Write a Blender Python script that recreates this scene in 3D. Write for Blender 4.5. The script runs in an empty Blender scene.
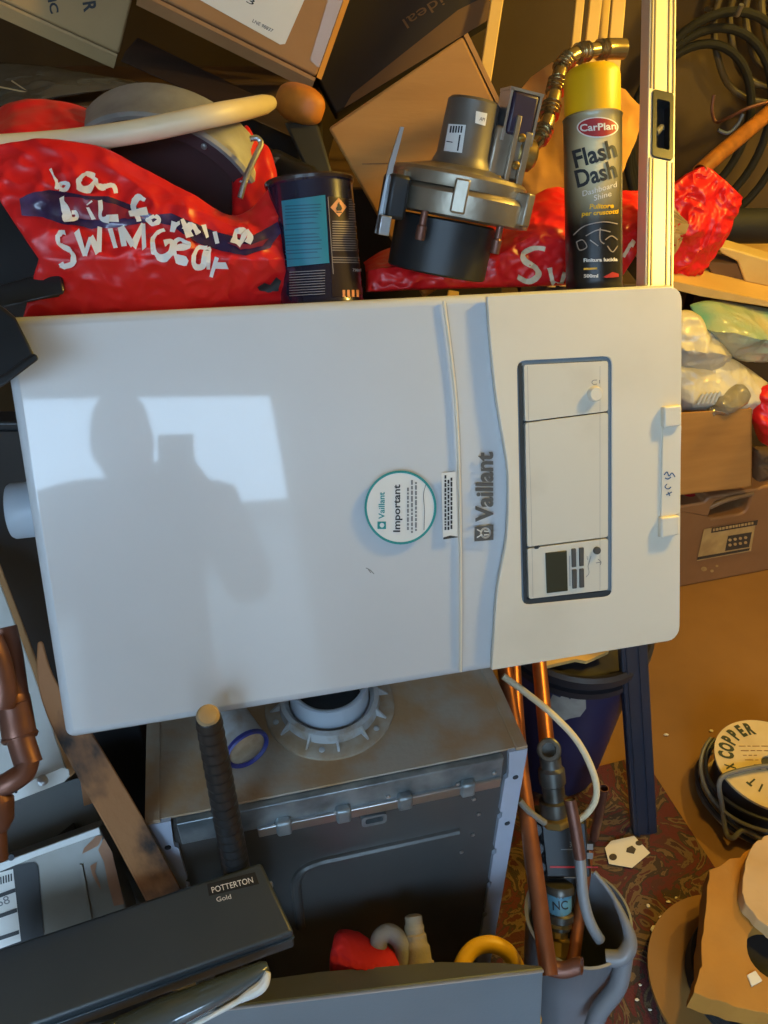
import bpy, bmesh, math, random
from mathutils import Vector as V, Matrix, noise
from mathutils.bvhtree import BVHTree
random.seed(7)
S = bpy.context.scene
COL = S.collection
PI = math.pi

# ------------------------------------------------------------------ camera geometry
F_PX = 769.0
PITCH = math.radians(36)
CAM = V((0, 0, 1.55))
CR = V((1, 0, 0))
CF = V((0, math.cos(PITCH), -math.sin(PITCH)))
CD = V((0, -math.sin(PITCH), -math.cos(PITCH)))
def ray(px, py): return CR*((px-384)/F_PX) + CD*((py-512)/F_PX) + CF
def at(px, py, d): return CAM + ray(px, py)*d
def onZ(px, py, z): r = ray(px, py); return CAM + r*((z-CAM.z)/r.z)
def onY(px, py, y): r = ray(px, py); return CAM + r*((y-CAM.y)/r.y)
def onP(px, py, o, n): r = ray(px, py); return CAM + r*((o-CAM).dot(n)/r.dot(n))

# frame of the white boiler lying on its side: a along it, b down its front, n into it
VA = (CR*0.96908 - CD*0.10974 + CF*0.22099).normalized()
VB = (CR*0.05888 + CD*0.98003 + CF*0.18994); VB = (VB - VA*VB.dot(VA)).normalized()
VN = VA.cross(VB).normalized()
VT = CAM + CR*-0.36000 + CD*-0.18140 + CF*0.71536
VL, VH, VD = 0.72, 0.4294, 0.335
def vp(u, v, w): return VT + VA*u + VB*v + VN*w
def von(px, py, w=0.0): return onP(px, py, VT + VN*w, VN)
def vuv(px, py, w=0.0):
    q = von(px, py, w) - VT
    return q.dot(VA), q.dot(VB)

# ------------------------------------------------------------------ materials
def lin(c):
    r = []
    for x in c:
        x /= 255.0
        r.append(x/12.92 if x <= 0.04045 else ((x+0.055)/1.055)**2.4)
    return (r[0], r[1], r[2], 1)
MATS = {}
def mat(name, col, rough=0.5, metal=0.0, col2=None, scale=8.0, cover=0.5, sharp=0.25, bump=0.0, bscale=60.0, coat=0.0, detail=5, emit=0, spec=0.5, trans=0.0, stretch=None):
    m = bpy.data.materials.new(name); m.use_nodes = True
    nt = m.node_tree; b = nt.nodes['Principled BSDF']
    b.inputs['Base Color'].default_value = lin(col)
    b.inputs['Roughness'].default_value = rough
    b.inputs['Metallic'].default_value = metal
    b.inputs['Specular IOR Level'].default_value = spec
    if coat:
        b.inputs['Coat Weight'].default_value = coat; b.inputs['Coat Roughness'].default_value = 0.04
    if trans: b.inputs['Transmission Weight'].default_value = trans
    if emit:
        b.inputs['Emission Color'].default_value = lin(col); b.inputs['Emission Strength'].default_value = emit
    co = nt.nodes.new('ShaderNodeTexCoord')
    src = co.outputs['Object']
    if stretch:
        mp = nt.nodes.new('ShaderNodeMapping'); mp.inputs['Scale'].default_value = stretch
        nt.links.new(src, mp.inputs['Vector']); src = mp.outputs['Vector']
    if col2:
        n = nt.nodes.new('ShaderNodeTexNoise'); n.inputs['Scale'].default_value = scale; n.inputs['Detail'].default_value = detail
        r = nt.nodes.new('ShaderNodeValToRGB')
        r.color_ramp.elements[0].position = max(0, cover-sharp); r.color_ramp.elements[1].position = min(1, cover+sharp)
        r.color_ramp.elements[0].color = lin(col); r.color_ramp.elements[1].color = lin(col2)
        nt.links.new(src, n.inputs['Vector']); nt.links.new(n.outputs['Fac'], r.inputs['Fac'])
        nt.links.new(r.outputs['Color'], b.inputs['Base Color'])
    if bump:
        n2 = nt.nodes.new('ShaderNodeTexNoise'); n2.inputs['Scale'].default_value = bscale; n2.inputs['Detail'].default_value = 4
        bp = nt.nodes.new('ShaderNodeBump'); bp.inputs['Strength'].default_value = bump; bp.inputs['Distance'].default_value = 0.004
        nt.links.new(src, n2.inputs['Vector']); nt.links.new(n2.outputs['Fac'], bp.inputs['Height'])
        nt.links.new(bp.outputs['Normal'], b.inputs['Normal'])
    MATS[name] = m
    return m

M_white = mat('white_enamel', (204, 208, 212), 0.30, coat=0.55, spec=0.25, col2=(197, 200, 203), scale=5)
M_fascia = mat('white_fascia', (222, 214, 196), 0.42, col2=(207, 198, 178), scale=7, cover=0.66, sharp=0.2)
M_flap = mat('white_flap', (214, 208, 192), 0.40, col2=(196, 188, 170), scale=9, cover=0.7, sharp=0.15)
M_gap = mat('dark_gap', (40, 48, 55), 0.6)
M_bluegrey = mat('bluegrey_rim', (104, 122, 138), 0.4)
M_logo = mat('logo_grey', (98, 98, 96), 0.35, 0.3)
M_sticker = mat('sticker_white', (222, 222, 218), 0.6)
M_teal = mat('teal_print', (30, 140, 140), 0.5)
M_ink = mat('dark_ink', (38, 42, 46), 0.6)
M_greyink = mat('grey_ink', (120, 122, 124), 0.6)
M_seam = mat('seam_grey', (160, 164, 168), 0.6)
M_blueink = mat('blue_ink', (40, 84, 130), 0.5)
M_lcd = mat('lcd', (62, 62, 50), 0.2)
M_button = mat('button_grey', (78, 76, 72), 0.5)
M_flue = mat('flue_plastic', (168, 180, 192), 0.4)
M_red = mat('red_polythene', (196, 18, 24), 0.34, col2=(172, 12, 20), scale=6, bump=0.35, bscale=26)
M_redclear = mat('purple_print', (52, 34, 66), 0.25, col2=(96, 74, 120), scale=22, cover=0.6, sharp=0.12, coat=0.4)
M_pink = mat('rose_print', (150, 40, 54), 0.3, col2=(120, 34, 60), scale=15)
M_whiteprint = mat('white_print', (228, 222, 214), 0.5)
M_creamprint = mat('cream_print', (226, 210, 178), 0.5)
M_galv = mat('dull_steel', (176, 178, 176), 0.42, 0.5, col2=(128, 128, 126), scale=24, bump=0.15, bscale=60)
M_rustpink = mat('dull_maroon_metal', (92, 62, 66), 0.45, 0.3, col2=(70, 58, 62), scale=10)
M_steel = mat('bright_steel', (190, 192, 194), 0.3, 0.9)
M_cast = mat('cast_alloy', (166, 156, 140), 0.36, 0.75, col2=(138, 126, 108), scale=30, bump=0.12, bscale=90)
M_motor = mat('motor_grey', (122, 116, 108), 0.45, 0.6, col2=(106, 100, 92), scale=16)
M_blackplastic = mat('black_plastic', (30, 31, 33), 0.42, col2=(42, 43, 45), scale=9, cover=0.6)
M_blackgloss = mat('black_gutter', (30, 33, 36), 0.30, col2=(46, 50, 54), scale=6, cover=0.6, bump=0.1, bscale=14)
M_purplecoil = mat('purple_coil', (48, 38, 58), 0.4)
M_brasshose = mat('brass_hose', (190, 168, 116), 0.25, 0.85, col2=(150, 130, 84), scale=20)
M_brass = mat('brass', (176, 148, 86), 0.35, 0.8, col2=(120, 98, 58), scale=30)
M_canbody = mat('can_black', (30, 28, 26), 0.28, 0.3)
M_yellowcap = mat('yellow_cap', (232, 178, 14), 0.42)
M_rubber = mat('black_rubber', (26, 26, 27), 0.7)
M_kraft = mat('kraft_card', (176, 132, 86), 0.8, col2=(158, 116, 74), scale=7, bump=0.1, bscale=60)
M_kraftolive = mat('olive_card', (186, 156, 108), 0.8, col2=(172, 144, 100), scale=7, bump=0.1, bscale=40)
M_kraftwarm = mat('warm_card', (196, 142, 74), 0.8, col2=(174, 122, 60), scale=5, bump=0.12, bscale=40, stretch=(1, 1, 6))
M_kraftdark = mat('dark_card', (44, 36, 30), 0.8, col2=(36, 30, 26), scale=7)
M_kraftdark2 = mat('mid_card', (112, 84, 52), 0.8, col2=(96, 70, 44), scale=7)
M_cardedge = mat('card_edge', (150, 110, 66), 0.85, col2=(120, 84, 50), scale=60)
M_tape = mat('clear_tape', (166, 134, 98), 0.25, coat=0.3)
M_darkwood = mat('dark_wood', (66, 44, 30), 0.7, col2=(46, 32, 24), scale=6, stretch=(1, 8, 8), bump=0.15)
M_wood = mat('bench_wood', (120, 88, 54), 0.7, col2=(92, 64, 38), scale=5, stretch=(1, 8, 8), bump=0.15)
M_stick = mat('old_wood', (158, 108, 66), 0.7, col2=(36, 34, 34), scale=11, cover=0.54, sharp=0.06, bump=0.25, bscale=90, stretch=(1.2, 1, 0.6))
M_mallet = mat('orange_mallet', (226, 140, 44), 0.55, col2=(186, 106, 36), scale=40, bump=0.15)
M_greygreen = mat('grey_green', (62, 62, 54), 0.55, col2=(48, 48, 44), scale=10)
M_creampipe = mat('cream_pipe', (226, 212, 180), 0.42, col2=(214, 198, 164), scale=12)
M_creamstrip = mat('cream_strip', (224, 186, 110), 0.5, col2=(208, 168, 96), scale=6)
M_alu = mat('level_alu', (228, 220, 196), 0.42, 0.2)
M_alugroove = mat('level_groove', (130, 118, 84), 0.5, 0.2)
M_navytin = mat('tin_navy', (34, 34, 58), 0.25, 0.3, coat=0.7)
M_tinbrown = mat('tin_brown', (52, 38, 34), 0.3, 0.2, coat=0.6)
M_tinteal = mat('tin_teal', (44, 128, 146), 0.32, coat=0.4)
M_tinlines = mat('tin_text', (150, 136, 124), 0.5)
M_tintealline = mat('tin_teal_text', (30, 92, 112), 0.5)
M_orangeprint = mat('orange_print', (226, 150, 100), 0.5)
M_copper = mat('copper', (186, 118, 78), 0.36, 0.8, col2=(136, 84, 58), scale=16, cover=0.55, sharp=0.25)
M_copperdull = mat('copper_dull', (132, 90, 74), 0.42, 0.6, col2=(104, 72, 62), scale=26, cover=0.55)
M_casedirty = mat('dusty_casing', (176, 166, 150), 0.5, 0.15, col2=(176, 142, 102), scale=14, cover=0.5, sharp=0.12, detail=12, bump=0.15, bscale=120)
M_casedark = mat('casing_front', (84, 86, 86), 0.33, 0.35, col2=(96, 96, 94), scale=9, bump=0.04, bscale=300)
M_casegalv = mat('casing_galvanised', (160, 170, 174), 0.34, 0.55, col2=(112, 120, 124), scale=22, cover=0.5, sharp=0.15)
M_flange = mat('pale_flange', (176, 184, 200), 0.45, col2=(158, 166, 180), scale=10)
M_collar = mat('collar_plastic', (172, 176, 178), 0.5, col2=(146, 130, 108), scale=35, cover=0.6, sharp=0.12)
M_dusty_collar = mat('collar_dusty', (168, 158, 142), 0.6, col2=(156, 132, 102), scale=40, cover=0.5, sharp=0.15)
M_bluerim = mat('blue_rim', (46, 54, 128), 0.35)
M_canend = mat('can_end', (196, 184, 160), 0.4, 0.4, col2=(150, 130, 104), scale=60)
M_blacktape = mat('black_tape', (36, 36, 37), 0.34)
M_endwood = mat('end_grain', (176, 152, 112), 0.7, col2=(150, 124, 88), scale=60)
M_potter = mat('black_fascia', (50, 57, 62), 0.42, col2=(58, 64, 68), scale=12)
M_potteredge = mat('black_fascia_side', (46, 56, 62), 0.38)
M_silver = mat('silver_steel', (136, 136, 132), 0.5, 0.3, col2=(120, 116, 106), scale=12)
M_rustpaint = mat('brown_scrape', (168, 124, 92), 0.7, col2=(140, 100, 76), scale=30)
M_glossgrey = mat('glossy_grey_trim', (70, 82, 90), 0.14, coat=0.8)
M_offwhite = mat('off_white_plastic', (206, 208, 204), 0.4)
M_greypanel = mat('grey_paint', (118, 128, 134), 0.42, col2=(108, 118, 124), scale=6, bump=0.05, bscale=200)
M_greypaneldark = mat('grey_flange', (92, 94, 96), 0.5, col2=(82, 84, 86), scale=6)
M_redcloth = mat('red_cloth', (186, 22, 26), 0.85, col2=(160, 16, 22), scale=20, bump=0.4, bscale=240)
M_glovegrey = mat('glove_grey', (150, 144, 132), 0.85, col2=(110, 112, 118), scale=18, bump=0.3, bscale=160)
M_glovepalm = mat('glove_tan', (170, 150, 110), 0.85, col2=(120, 116, 112), scale=24, bump=0.3, bscale=160)
M_yellowhose = mat('yellow_hose', (232, 178, 10), 0.4)
M_bucket = mat('navy_bucket', (44, 48, 84), 0.42, col2=(36, 40, 70), scale=7)
M_bucketrim = mat('bucket_rim', (44, 42, 46), 0.45)
M_patch = mat('torn_label', (176, 170, 158), 0.7, col2=(140, 134, 126), scale=30)
M_trestle = mat('navy_trestle', (38, 44, 58), 0.42, col2=(46, 50, 60), scale=10)
M_whitecable = mat('cream_cable', (216, 200, 164), 0.45)
M_pump = mat('pump_black', (24, 24, 26), 0.45, col2=(32, 32, 34), scale=16)
M_pumpface = mat('pump_face', (24, 24, 27), 0.4)
M_redline = mat('red_line', (170, 36, 40), 0.5)
M_unionmetal = mat('union_metal', (104, 104, 100), 0.38, 0.6, col2=(70, 66, 58), scale=30)
M_bluetape = mat('blue_tape', (88, 138, 158), 0.5)
M_greypipe = mat('grey_pipe', (140, 142, 144), 0.4, 0.2)
M_jug = mat('grey_jug', (122, 124, 128), 0.38, col2=(106, 108, 112), scale=6)
M_paper = mat('paper_white', (226, 214, 188), 0.8)
M_paperdark = mat('paper_dark', (70, 58, 44), 0.8)
M_spoolcard = mat('spool_card', (222, 198, 146), 0.8, col2=(204, 176, 122), scale=16)
M_greenink = mat('green_ink', (58, 62, 40), 0.7)
M_cabledark = mat('dark_cable', (44, 46, 50), 0.45)
M_cablegrey = mat('grey_cable', (112, 108, 98), 0.5)
M_foam = mat('tan_foam', (186, 128, 46), 0.85, col2=(164, 110, 38), scale=9, bump=0.4, bscale=40)
M_foampale = mat('pale_foam', (206, 166, 112), 0.85, col2=(186, 148, 96), scale=12, bump=0.4, bscale=40)
M_drum = mat('drum_board', (146, 102, 44), 0.8, col2=(130, 90, 38), scale=9)
M_case = mat('brown_case', (140, 98, 60), 0.5, col2=(156, 112, 70), scale=6, bump=0.1)
M_casehandle = mat('case_handle', (132, 104, 72), 0.5)
M_caselabel = mat('case_label', (206, 170, 104), 0.6, col2=(170, 134, 80), scale=24)
M_polywhite = mat('white_bag', (214, 204, 180), 0.35, col2=(190, 180, 156), scale=9, bump=0.5, bscale=30)
M_polyteal = mat('teal_bag', (168, 170, 140), 0.3, col2=(110, 160, 146), scale=5, cover=0.5, sharp=0.1, bump=0.5, bscale=24)
M_plywood = mat('plywood', (214, 176, 110), 0.7, col2=(196, 156, 92), scale=6)
M_creamplastic = mat('cream_plastic', (214, 186, 120), 0.45, col2=(190, 158, 96), scale=9)
M_film = mat('grey_film', (92, 88, 80), 0.25, col2=(70, 66, 60), scale=8, coat=0.3)
M_floor = mat('floor_concrete', (150, 106, 52), 0.75, col2=(130, 90, 42), scale=3.5, cover=0.5, sharp=0.2, detail=10, bump=0.12, bscale=40)
M_wall = mat('wall_board', (92, 74, 46), 0.85, col2=(74, 58, 36), scale=3, bump=0.2, bscale=30)
M_wallside = mat('wall_plaster', (128, 120, 108), 0.85, col2=(112, 104, 92), scale=3)
M_ceil = mat('ceiling_board', (150, 140, 122), 0.85, col2=(134, 124, 108), scale=3)
M_frame = mat('door_frame_paint', (200, 200, 196), 0.5)
M_drive = mat('driveway', (128, 126, 122), 0.9, col2=(108, 106, 102), scale=6)
M_render = mat('grey_render', (150, 150, 148), 0.9, col2=(138, 138, 136), scale=4)
M_fence = mat('fence_wood', (96, 78, 58), 0.8, col2=(78, 62, 46), scale=8, stretch=(8, 8, 1))
M_skin = mat('skin', (200, 150, 125), 0.55)
M_hair = mat('hair', (50, 38, 30), 0.7)
M_jacket = mat('jacket', (46, 50, 60), 0.8)
M_jeans = mat('jeans', (52, 62, 84), 0.8)
M_phone = mat('phone_black', (20, 20, 22), 0.25)
M_coilblack = mat('coil_black', (17, 16, 14), .85)
M_coilbrown = mat('coil_brown', (84, 72, 48), .6)
M_lagging = mat('brown_lagging', (190, 120, 50), 0.3, col2=(120, 74, 36), scale=30, coat=.3)
M_bulb = mat('bulb_glow', (255, 196, 110), 0.5, emit=20)
M_glasswire = mat('wire_blue', (70, 82, 110), 0.5)
M_clear = mat('clear_bottle', (206, 198, 176), 0.12, trans=0.75)

def crease_material(name, col, col2, rough, s1=9, s2=24, strength=0.5, dist=0.012, coat=0.0):
    m = bpy.data.materials.new(name); m.use_nodes = True
    nt = m.node_tree; b = nt.nodes['Principled BSDF']; b.inputs['Roughness'].default_value = rough
    b.inputs['Coat Weight'].default_value = coat
    co = nt.nodes.new('ShaderNodeTexCoord')
    prev = None
    for sc, st in ((s1, strength), (s2, strength*.6)):
        n = nt.nodes.new('ShaderNodeTexNoise'); n.noise_type = 'RIDGED_MULTIFRACTAL'; n.inputs['Scale'].default_value = sc; n.inputs['Detail'].default_value = 3; n.inputs['Distortion'].default_value = .6
        bp = nt.nodes.new('ShaderNodeBump'); bp.inputs['Strength'].default_value = st; bp.inputs['Distance'].default_value = dist*s1/sc
        nt.links.new(co.outputs['Object'], n.inputs['Vector']); nt.links.new(n.outputs['Fac'], bp.inputs['Height'])
        if prev: nt.links.new(prev, bp.inputs['Normal'])
        prev = bp.outputs['Normal']
    nt.links.new(prev, b.inputs['Normal'])
    n = nt.nodes.new('ShaderNodeTexNoise'); n.inputs['Scale'].default_value = 5
    r = nt.nodes.new('ShaderNodeValToRGB'); r.color_ramp.elements[0].position = .4; r.color_ramp.elements[1].position = .6
    r.color_ramp.elements[0].color = lin(col); r.color_ramp.elements[1].color = lin(col2)
    nt.links.new(co.outputs['Object'], n.inputs['Vector']); nt.links.new(n.outputs['Fac'], r.inputs['Fac']); nt.links.new(r.outputs['Color'], b.inputs['Base Color'])
    return m
M_red = crease_material('red_polythene', (226, 34, 36), (208, 24, 28), .36, 24, 62, .7, .004)
M_redcloth = crease_material('red_cloth', (190, 24, 26), (166, 18, 22), .85, 50, 160, .8, .003)
M_polywhite = crease_material('white_bag', (216, 208, 188), (200, 190, 166), .3, 26, 70, .9, .005)
M_polyteal = crease_material('teal_bag', (196, 190, 156), (84, 166, 158), .28, 26, 70, .9, .005)
def rug_material():
    m = bpy.data.materials.new('rug_weave'); m.use_nodes = True
    nt = m.node_tree; b = nt.nodes['Principled BSDF']; b.inputs['Roughness'].default_value = 0.95
    co = nt.nodes.new('ShaderNodeTexCoord')
    def ramp(src, stops):
        r = nt.nodes.new('ShaderNodeValToRGB'); r.color_ramp.interpolation = 'CONSTANT'
        while len(r.color_ramp.elements) < len(stops): r.color_ramp.elements.new(0.5)
        for e, (p, c) in zip(r.color_ramp.elements, stops): e.position = p; e.color = lin(c)
        nt.links.new(src, r.inputs['Fac']); return r.outputs['Color']
    n = nt.nodes.new('ShaderNodeTexNoise'); n.inputs['Scale'].default_value = 10; n.inputs['Detail'].default_value = 4; n.inputs['Distortion'].default_value = 2.2
    nt.links.new(co.outputs['Object'], n.inputs['Vector'])
    c1 = ramp(n.outputs['Fac'], [(0, (82, 40, 32)), (0.40, (108, 84, 54)), (0.45, (62, 48, 34)), (0.50, (90, 38, 32)), (0.56, (78, 44, 34)), (0.61, (100, 78, 50)), (0.66, (64, 38, 30))])
    nt.links.new(c1, b.inputs['Base Color'])
    n2 = nt.nodes.new('ShaderNodeTexNoise'); n2.inputs['Scale'].default_value = 300
    bp = nt.nodes.new('ShaderNodeBump'); bp.inputs['Strength'].default_value = 0.5; bp.inputs['Distance'].default_value = 0.004
    nt.links.new(co.outputs['Object'], n2.inputs['Vector']); nt.links.new(n2.outputs['Fac'], bp.inputs['Height']); nt.links.new(bp.outputs['Normal'], b.inputs['Normal'])
    return m
M_rug = rug_material()

def can_label_material(axis_o, axis, x_ref, half):
    """printed can sleeve: cream glow in the artwork behind the lettering fading to black"""
    m = bpy.data.materials.new('can_sleeve_print'); m.use_nodes = True
    nt = m.node_tree; b = nt.nodes['Principled BSDF']; b.inputs['Roughness'].default_value = 0.3; b.inputs['Coat Weight'].default_value = 0.4
    at_ = nt.nodes.new('ShaderNodeVertexColor'); at_.layer_name = 'print'
    nt.links.new(at_.outputs['Color'], b.inputs['Base Color'])
    return m

# ------------------------------------------------------------------ object helpers
def finish(bm, name, m, parent=None, smooth=35, bevel=0, bseg=2, subsurf=0, origin=None):
    bmesh.ops.recalc_face_normals(bm, faces=bm.faces[:])
    me = bpy.data.meshes.new(name)
    if parent is not None: o3 = world_loc(parent)
    elif origin is not None: o3 = V(origin)
    else:
        zs = min(v.co.z for v in bm.verts); n = len(bm.verts)
        o3 = V((sum(v.co.x for v in bm.verts)/n, sum(v.co.y for v in bm.verts)/n, zs))
    bmesh.ops.translate(bm, vec=-o3, verts=bm.verts[:])
    bm.to_mesh(me); bm.free()
    me.materials.append(m)
    if smooth:
        for p in me.polygons: p.use_smooth = True
        me.set_sharp_from_angle(angle=math.radians(smooth))
    o = bpy.data.objects.new(name, me); COL.objects.link(o)
    if parent is not None:
        o.parent = parent
    else:
        o.location = o3
    if bevel:
        md = o.modifiers.new('edge', 'BEVEL'); md.width = bevel; md.segments = bseg; md.limit_method = 'ANGLE'; md.angle_limit = math.radians(40)
        md.harden_normals = False
    if subsurf:
        md = o.modifiers.new('soft', 'SUBSURF'); md.levels = subsurf; md.render_levels = subsurf
    return o
def world_loc(o):
    l = V(o.location)
    while o.parent: o = o.parent; l += V(o.location)
    return l
def tag(o, label, cat, group=None):
    o['label'] = label; o['category'] = cat
    if group: o['group'] = group
    return o
def thing(name, loc, label, cat, group=None):
    o = bpy.data.objects.new(name, None); COL.objects.link(o); o.location = loc; o.empty_display_size = 0.02
    return tag(o, label, cat, group)
def struct(o): o['kind'] = 'structure'; return o
def NB(): return bmesh.new()
def dup(o, parent=None):
    c = o.copy(); COL.objects.link(c)
    if parent is not None: c.parent = parent
    for ch in list(o.children): dup(ch, c)
    return c

def box(bm, c, ax, ay, az, s):
    c = V(c); ax, ay, az = V(ax), V(ay), V(az)
    vs = []
    for i in (-1, 1):
        for j in (-1, 1):
            for k in (-1, 1):
                vs.append(bm.verts.new(c + ax*(i*s[0]/2) + ay*(j*s[1]/2) + az*(k*s[2]/2)))
    for f in ((0, 1, 3, 2), (4, 6, 7, 5), (0, 4, 5, 1), (2, 3, 7, 6), (0, 2, 6, 4), (1, 5, 7, 3)):
        bm.faces.new([vs[i] for i in f])
X, Y, Z = V((1, 0, 0)), V((0, 1, 0)), V((0, 0, 1))
def abox(bm, x0, x1, y0, y1, z0, z1):
    box(bm, ((x0+x1)/2, (y0+y1)/2, (z0+z1)/2), X, Y, Z, (x1-x0, y1-y0, z1-z0))
def prism(bm, pts, vec):
    pts = [V(p) for p in pts]; vec = V(vec)
    a = [bm.verts.new(p) for p in pts]; b = [bm.verts.new(p+vec) for p in pts]
    n = len(pts)
    bm.faces.new(a); bm.faces.new(b[::-1])
    for i in range(n): bm.faces.new((a[i], b[i], b[(i+1) % n], a[(i+1) % n]))
def slab(bm, quad, quad2):
    a = [bm.verts.new(V(p)) for p in quad]; b = [bm.verts.new(V(p)) for p in quad2]; n = len(a)
    bm.faces.new(a); bm.faces.new(b[::-1])
    for i in range(n): bm.faces.new((a[i], b[i], b[(i+1) % n], a[(i+1) % n]))
def fill2d(loops):
    """triangulate outline with holes -> verts2d, faces"""
    b = NB(); es = []
    for lp in loops:
        vs = [b.verts.new((p[0], p[1], 0)) for p in lp]
        for i in range(len(vs)): es.append(b.edges.new((vs[i], vs[(i+1) % len(vs)])))
    bmesh.ops.triangle_fill(b, use_beauty=True, use_dissolve=False, edges=es, normal=(0, 0, 1))
    b.verts.index_update()
    v = [(q.co.x, q.co.y) for q in b.verts]; f = [[q.index for q in fc.verts] for fc in b.faces]
    b.free(); return v, f
def plate(bm, loops, fn, z0, z1):
    """solid plate from outline + holes; fn(x,y,z)->world"""
    v, f = fill2d(loops)
    A = [bm.verts.new(fn(x, y, z0)) for x, y in v]; B = [bm.verts.new(fn(x, y, z1)) for x, y in v]
    for t in f:
        bm.faces.new([A[i] for i in t]); bm.faces.new([B[i] for i in t[::-1]])
    k = 0
    for lp in loops:
        n = len(lp)
        for i in range(n): bm.faces.new((A[k+i], B[k+i], B[k+(i+1) % n], A[k+(i+1) % n]))
        k += n
def rrect(x0, y0, x1, y1, r, n=5):
    P = []
    for cx, cy, a0 in ((x1-r, y1-r, 0), (x0+r, y1-r, 90), (x0+r, y0+r, 180), (x1-r, y0+r, 270)):
        for i in range(n+1):
            a = math.radians(a0+90*i/n); P.append((cx+r*math.cos(a), cy+r*math.sin(a)))
    return P
def circle(cx, cy, r, n=40, ry=None):
    return [(cx+r*math.cos(2*PI*i/n), cy+(ry or r)*math.sin(2*PI*i/n)) for i in range(n)]
def spline(pts, n=8):
    pts = [V(p) for p in pts]; out = []
    for i in range(len(pts)-1):
        p0 = pts[max(i-1, 0)]; p1 = pts[i]; p2 = pts[i+1]; p3 = pts[min(i+2, len(pts)-1)]
        for k in range(n):
            t = k/n
            out.append(0.5*((2*p1)+(p2-p0)*t+(2*p0-5*p1+4*p2-p3)*t*t+(3*p1-p0-3*p2+p3)*t**3))
    out.append(pts[-1]); return out
def frames(pts):
    n = len(pts); T = []
    for i in range(n):
        d = pts[min(i+1, n-1)]-pts[max(i-1, 0)]
        T.append(d.normalized() if d.length > 1e-9 else (T[-1] if T else Z))
    u = T[0].orthogonal().normalized(); out = []
    for t in T:
        u = (u - t*u.dot(t)).normalized(); out.append((t, u, t.cross(u)))
    return out
def tube(bm, pts, r, seg=12, caps=True, hollow=0, flat=1.0, upref=None):
    pts = [V(p) for p in pts]; n = len(pts)
    R = r if isinstance(r, (list, tuple)) else [r]*n
    fr = frames(pts); rings = []
    for p, (t, u, w), rr in zip(pts, fr, R):
        if upref is not None:
            w = t.cross(upref).normalized(); u = w.cross(t)
        rings.append([bm.verts.new(p+u*(rr*flat*math.cos(2*PI*k/seg))+w*(rr*math.sin(2*PI*k/seg))) for k in range(seg)])
    for a, b in zip(rings, rings[1:]):
        for k in range(seg): bm.faces.new((a[k], a[(k+1) % seg], b[(k+1) % seg], b[k]))
    if hollow:
        inn = []
        for p, (t, u, w), rr in zip(pts, fr, R):
            inn.append([bm.verts.new(p+u*((rr-hollow)*math.cos(2*PI*k/seg))+w*((rr-hollow)*math.sin(2*PI*k/seg))) for k in range(seg)])
        for a, b in zip(inn, inn[1:]):
            for k in range(seg): bm.faces.new((a[k], b[k], b[(k+1) % seg], a[(k+1) % seg]))
        for a, b in ((rings[0], inn[0]), (rings[-1], inn[-1])):
            for k in range(seg): bm.faces.new((a[k], b[k], b[(k+1) % seg], a[(k+1) % seg]))
    elif caps:
        bm.faces.new(rings[0]); bm.faces.new(rings[-1][::-1])
def lathe(bm, o, axis, prof, seg=40, cap0=True, cap1=True):
    o = V(o); axis = V(axis).normalized(); u = axis.orthogonal().normalized(); w = axis.cross(u)
    rings = [[bm.verts.new(o+axis*h+u*(r*math.cos(2*PI*k/seg))+w*(r*math.sin(2*PI*k/seg))) for k in range(seg)] for r, h in prof]
    for a, b in zip(rings, rings[1:]):
        for k in range(seg): bm.faces.new((a[k], a[(k+1) % seg], b[(k+1) % seg], b[k]))
    if cap0: bm.faces.new(rings[0])
    if cap1: bm.faces.new(rings[-1][::-1])
def wr(p, sc, seed): return noise.noise(V(p)*sc+V((seed*3.1, seed*1.7, seed*5.3)))
def crease(p, sc, seed): return 1-2*abs(noise.noise(V(p)*sc+V((seed*2.3, seed*4.1, seed))))
def lerp_poly(pts, s):
    n = len(pts)-1; x = s*n; i = min(int(x), n-1); t = x-i
    return pts[i].lerp(pts[i+1], t)
def pillow(bm, rows, nrm, bf=0.03, bb=0.03, amp=0.006, sc=18, seed=1, nu=48, nv=36, edge=0.004, soft=True):
    """closed crumpled bag through rows of 3D points (top row .. bottom row), bulged to +-nrm"""
    rows = [spline(r, 6) if soft else [V(p) for p in r] for r in rows]; nrm = V(nrm).normalized()
    def base(s, t):
        col = [lerp_poly(r, s) for r in rows]
        return lerp_poly(col, t)
    fr, bk = [], []
    for j in range(nv+1):
        a, b = [], []
        for i in range(nu+1):
            s, t = i/nu, j/nv; p = base(s, t)
            m = (max(0, math.sin(PI*s))*max(0, math.sin(PI*t)))**0.55
            d = amp*(0.9*crease(p, sc, seed)+0.6*crease(p, sc*2.3, seed+5)+0.5*wr(p, sc*0.6, seed))
            a.append(bm.verts.new(p+nrm*(edge+bf*m+d))); b.append(bm.verts.new(p-nrm*(edge+bb*m)+nrm*d*0.5))
        fr.append(a); bk.append(b)
    for j in range(nv):
        for i in range(nu):
            bm.faces.new((fr[j][i], fr[j][i+1], fr[j+1][i+1], fr[j+1][i])); bm.faces.new((bk[j][i], bk[j+1][i], bk[j+1][i+1], bk[j][i+1]))
    for j in range(nv):
        bm.faces.new((fr[j][0], fr[j+1][0], bk[j+1][0], bk[j][0])); bm.faces.new((fr[j][nu], bk[j][nu], bk[j+1][nu], fr[j+1][nu]))
    for i in range(nu):
        bm.faces.new((fr[0][i], bk[0][i], bk[0][i+1], fr[0][i+1])); bm.faces.new((fr[nv][i], fr[nv][i+1], bk[nv][i+1], bk[nv][i]))

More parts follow.
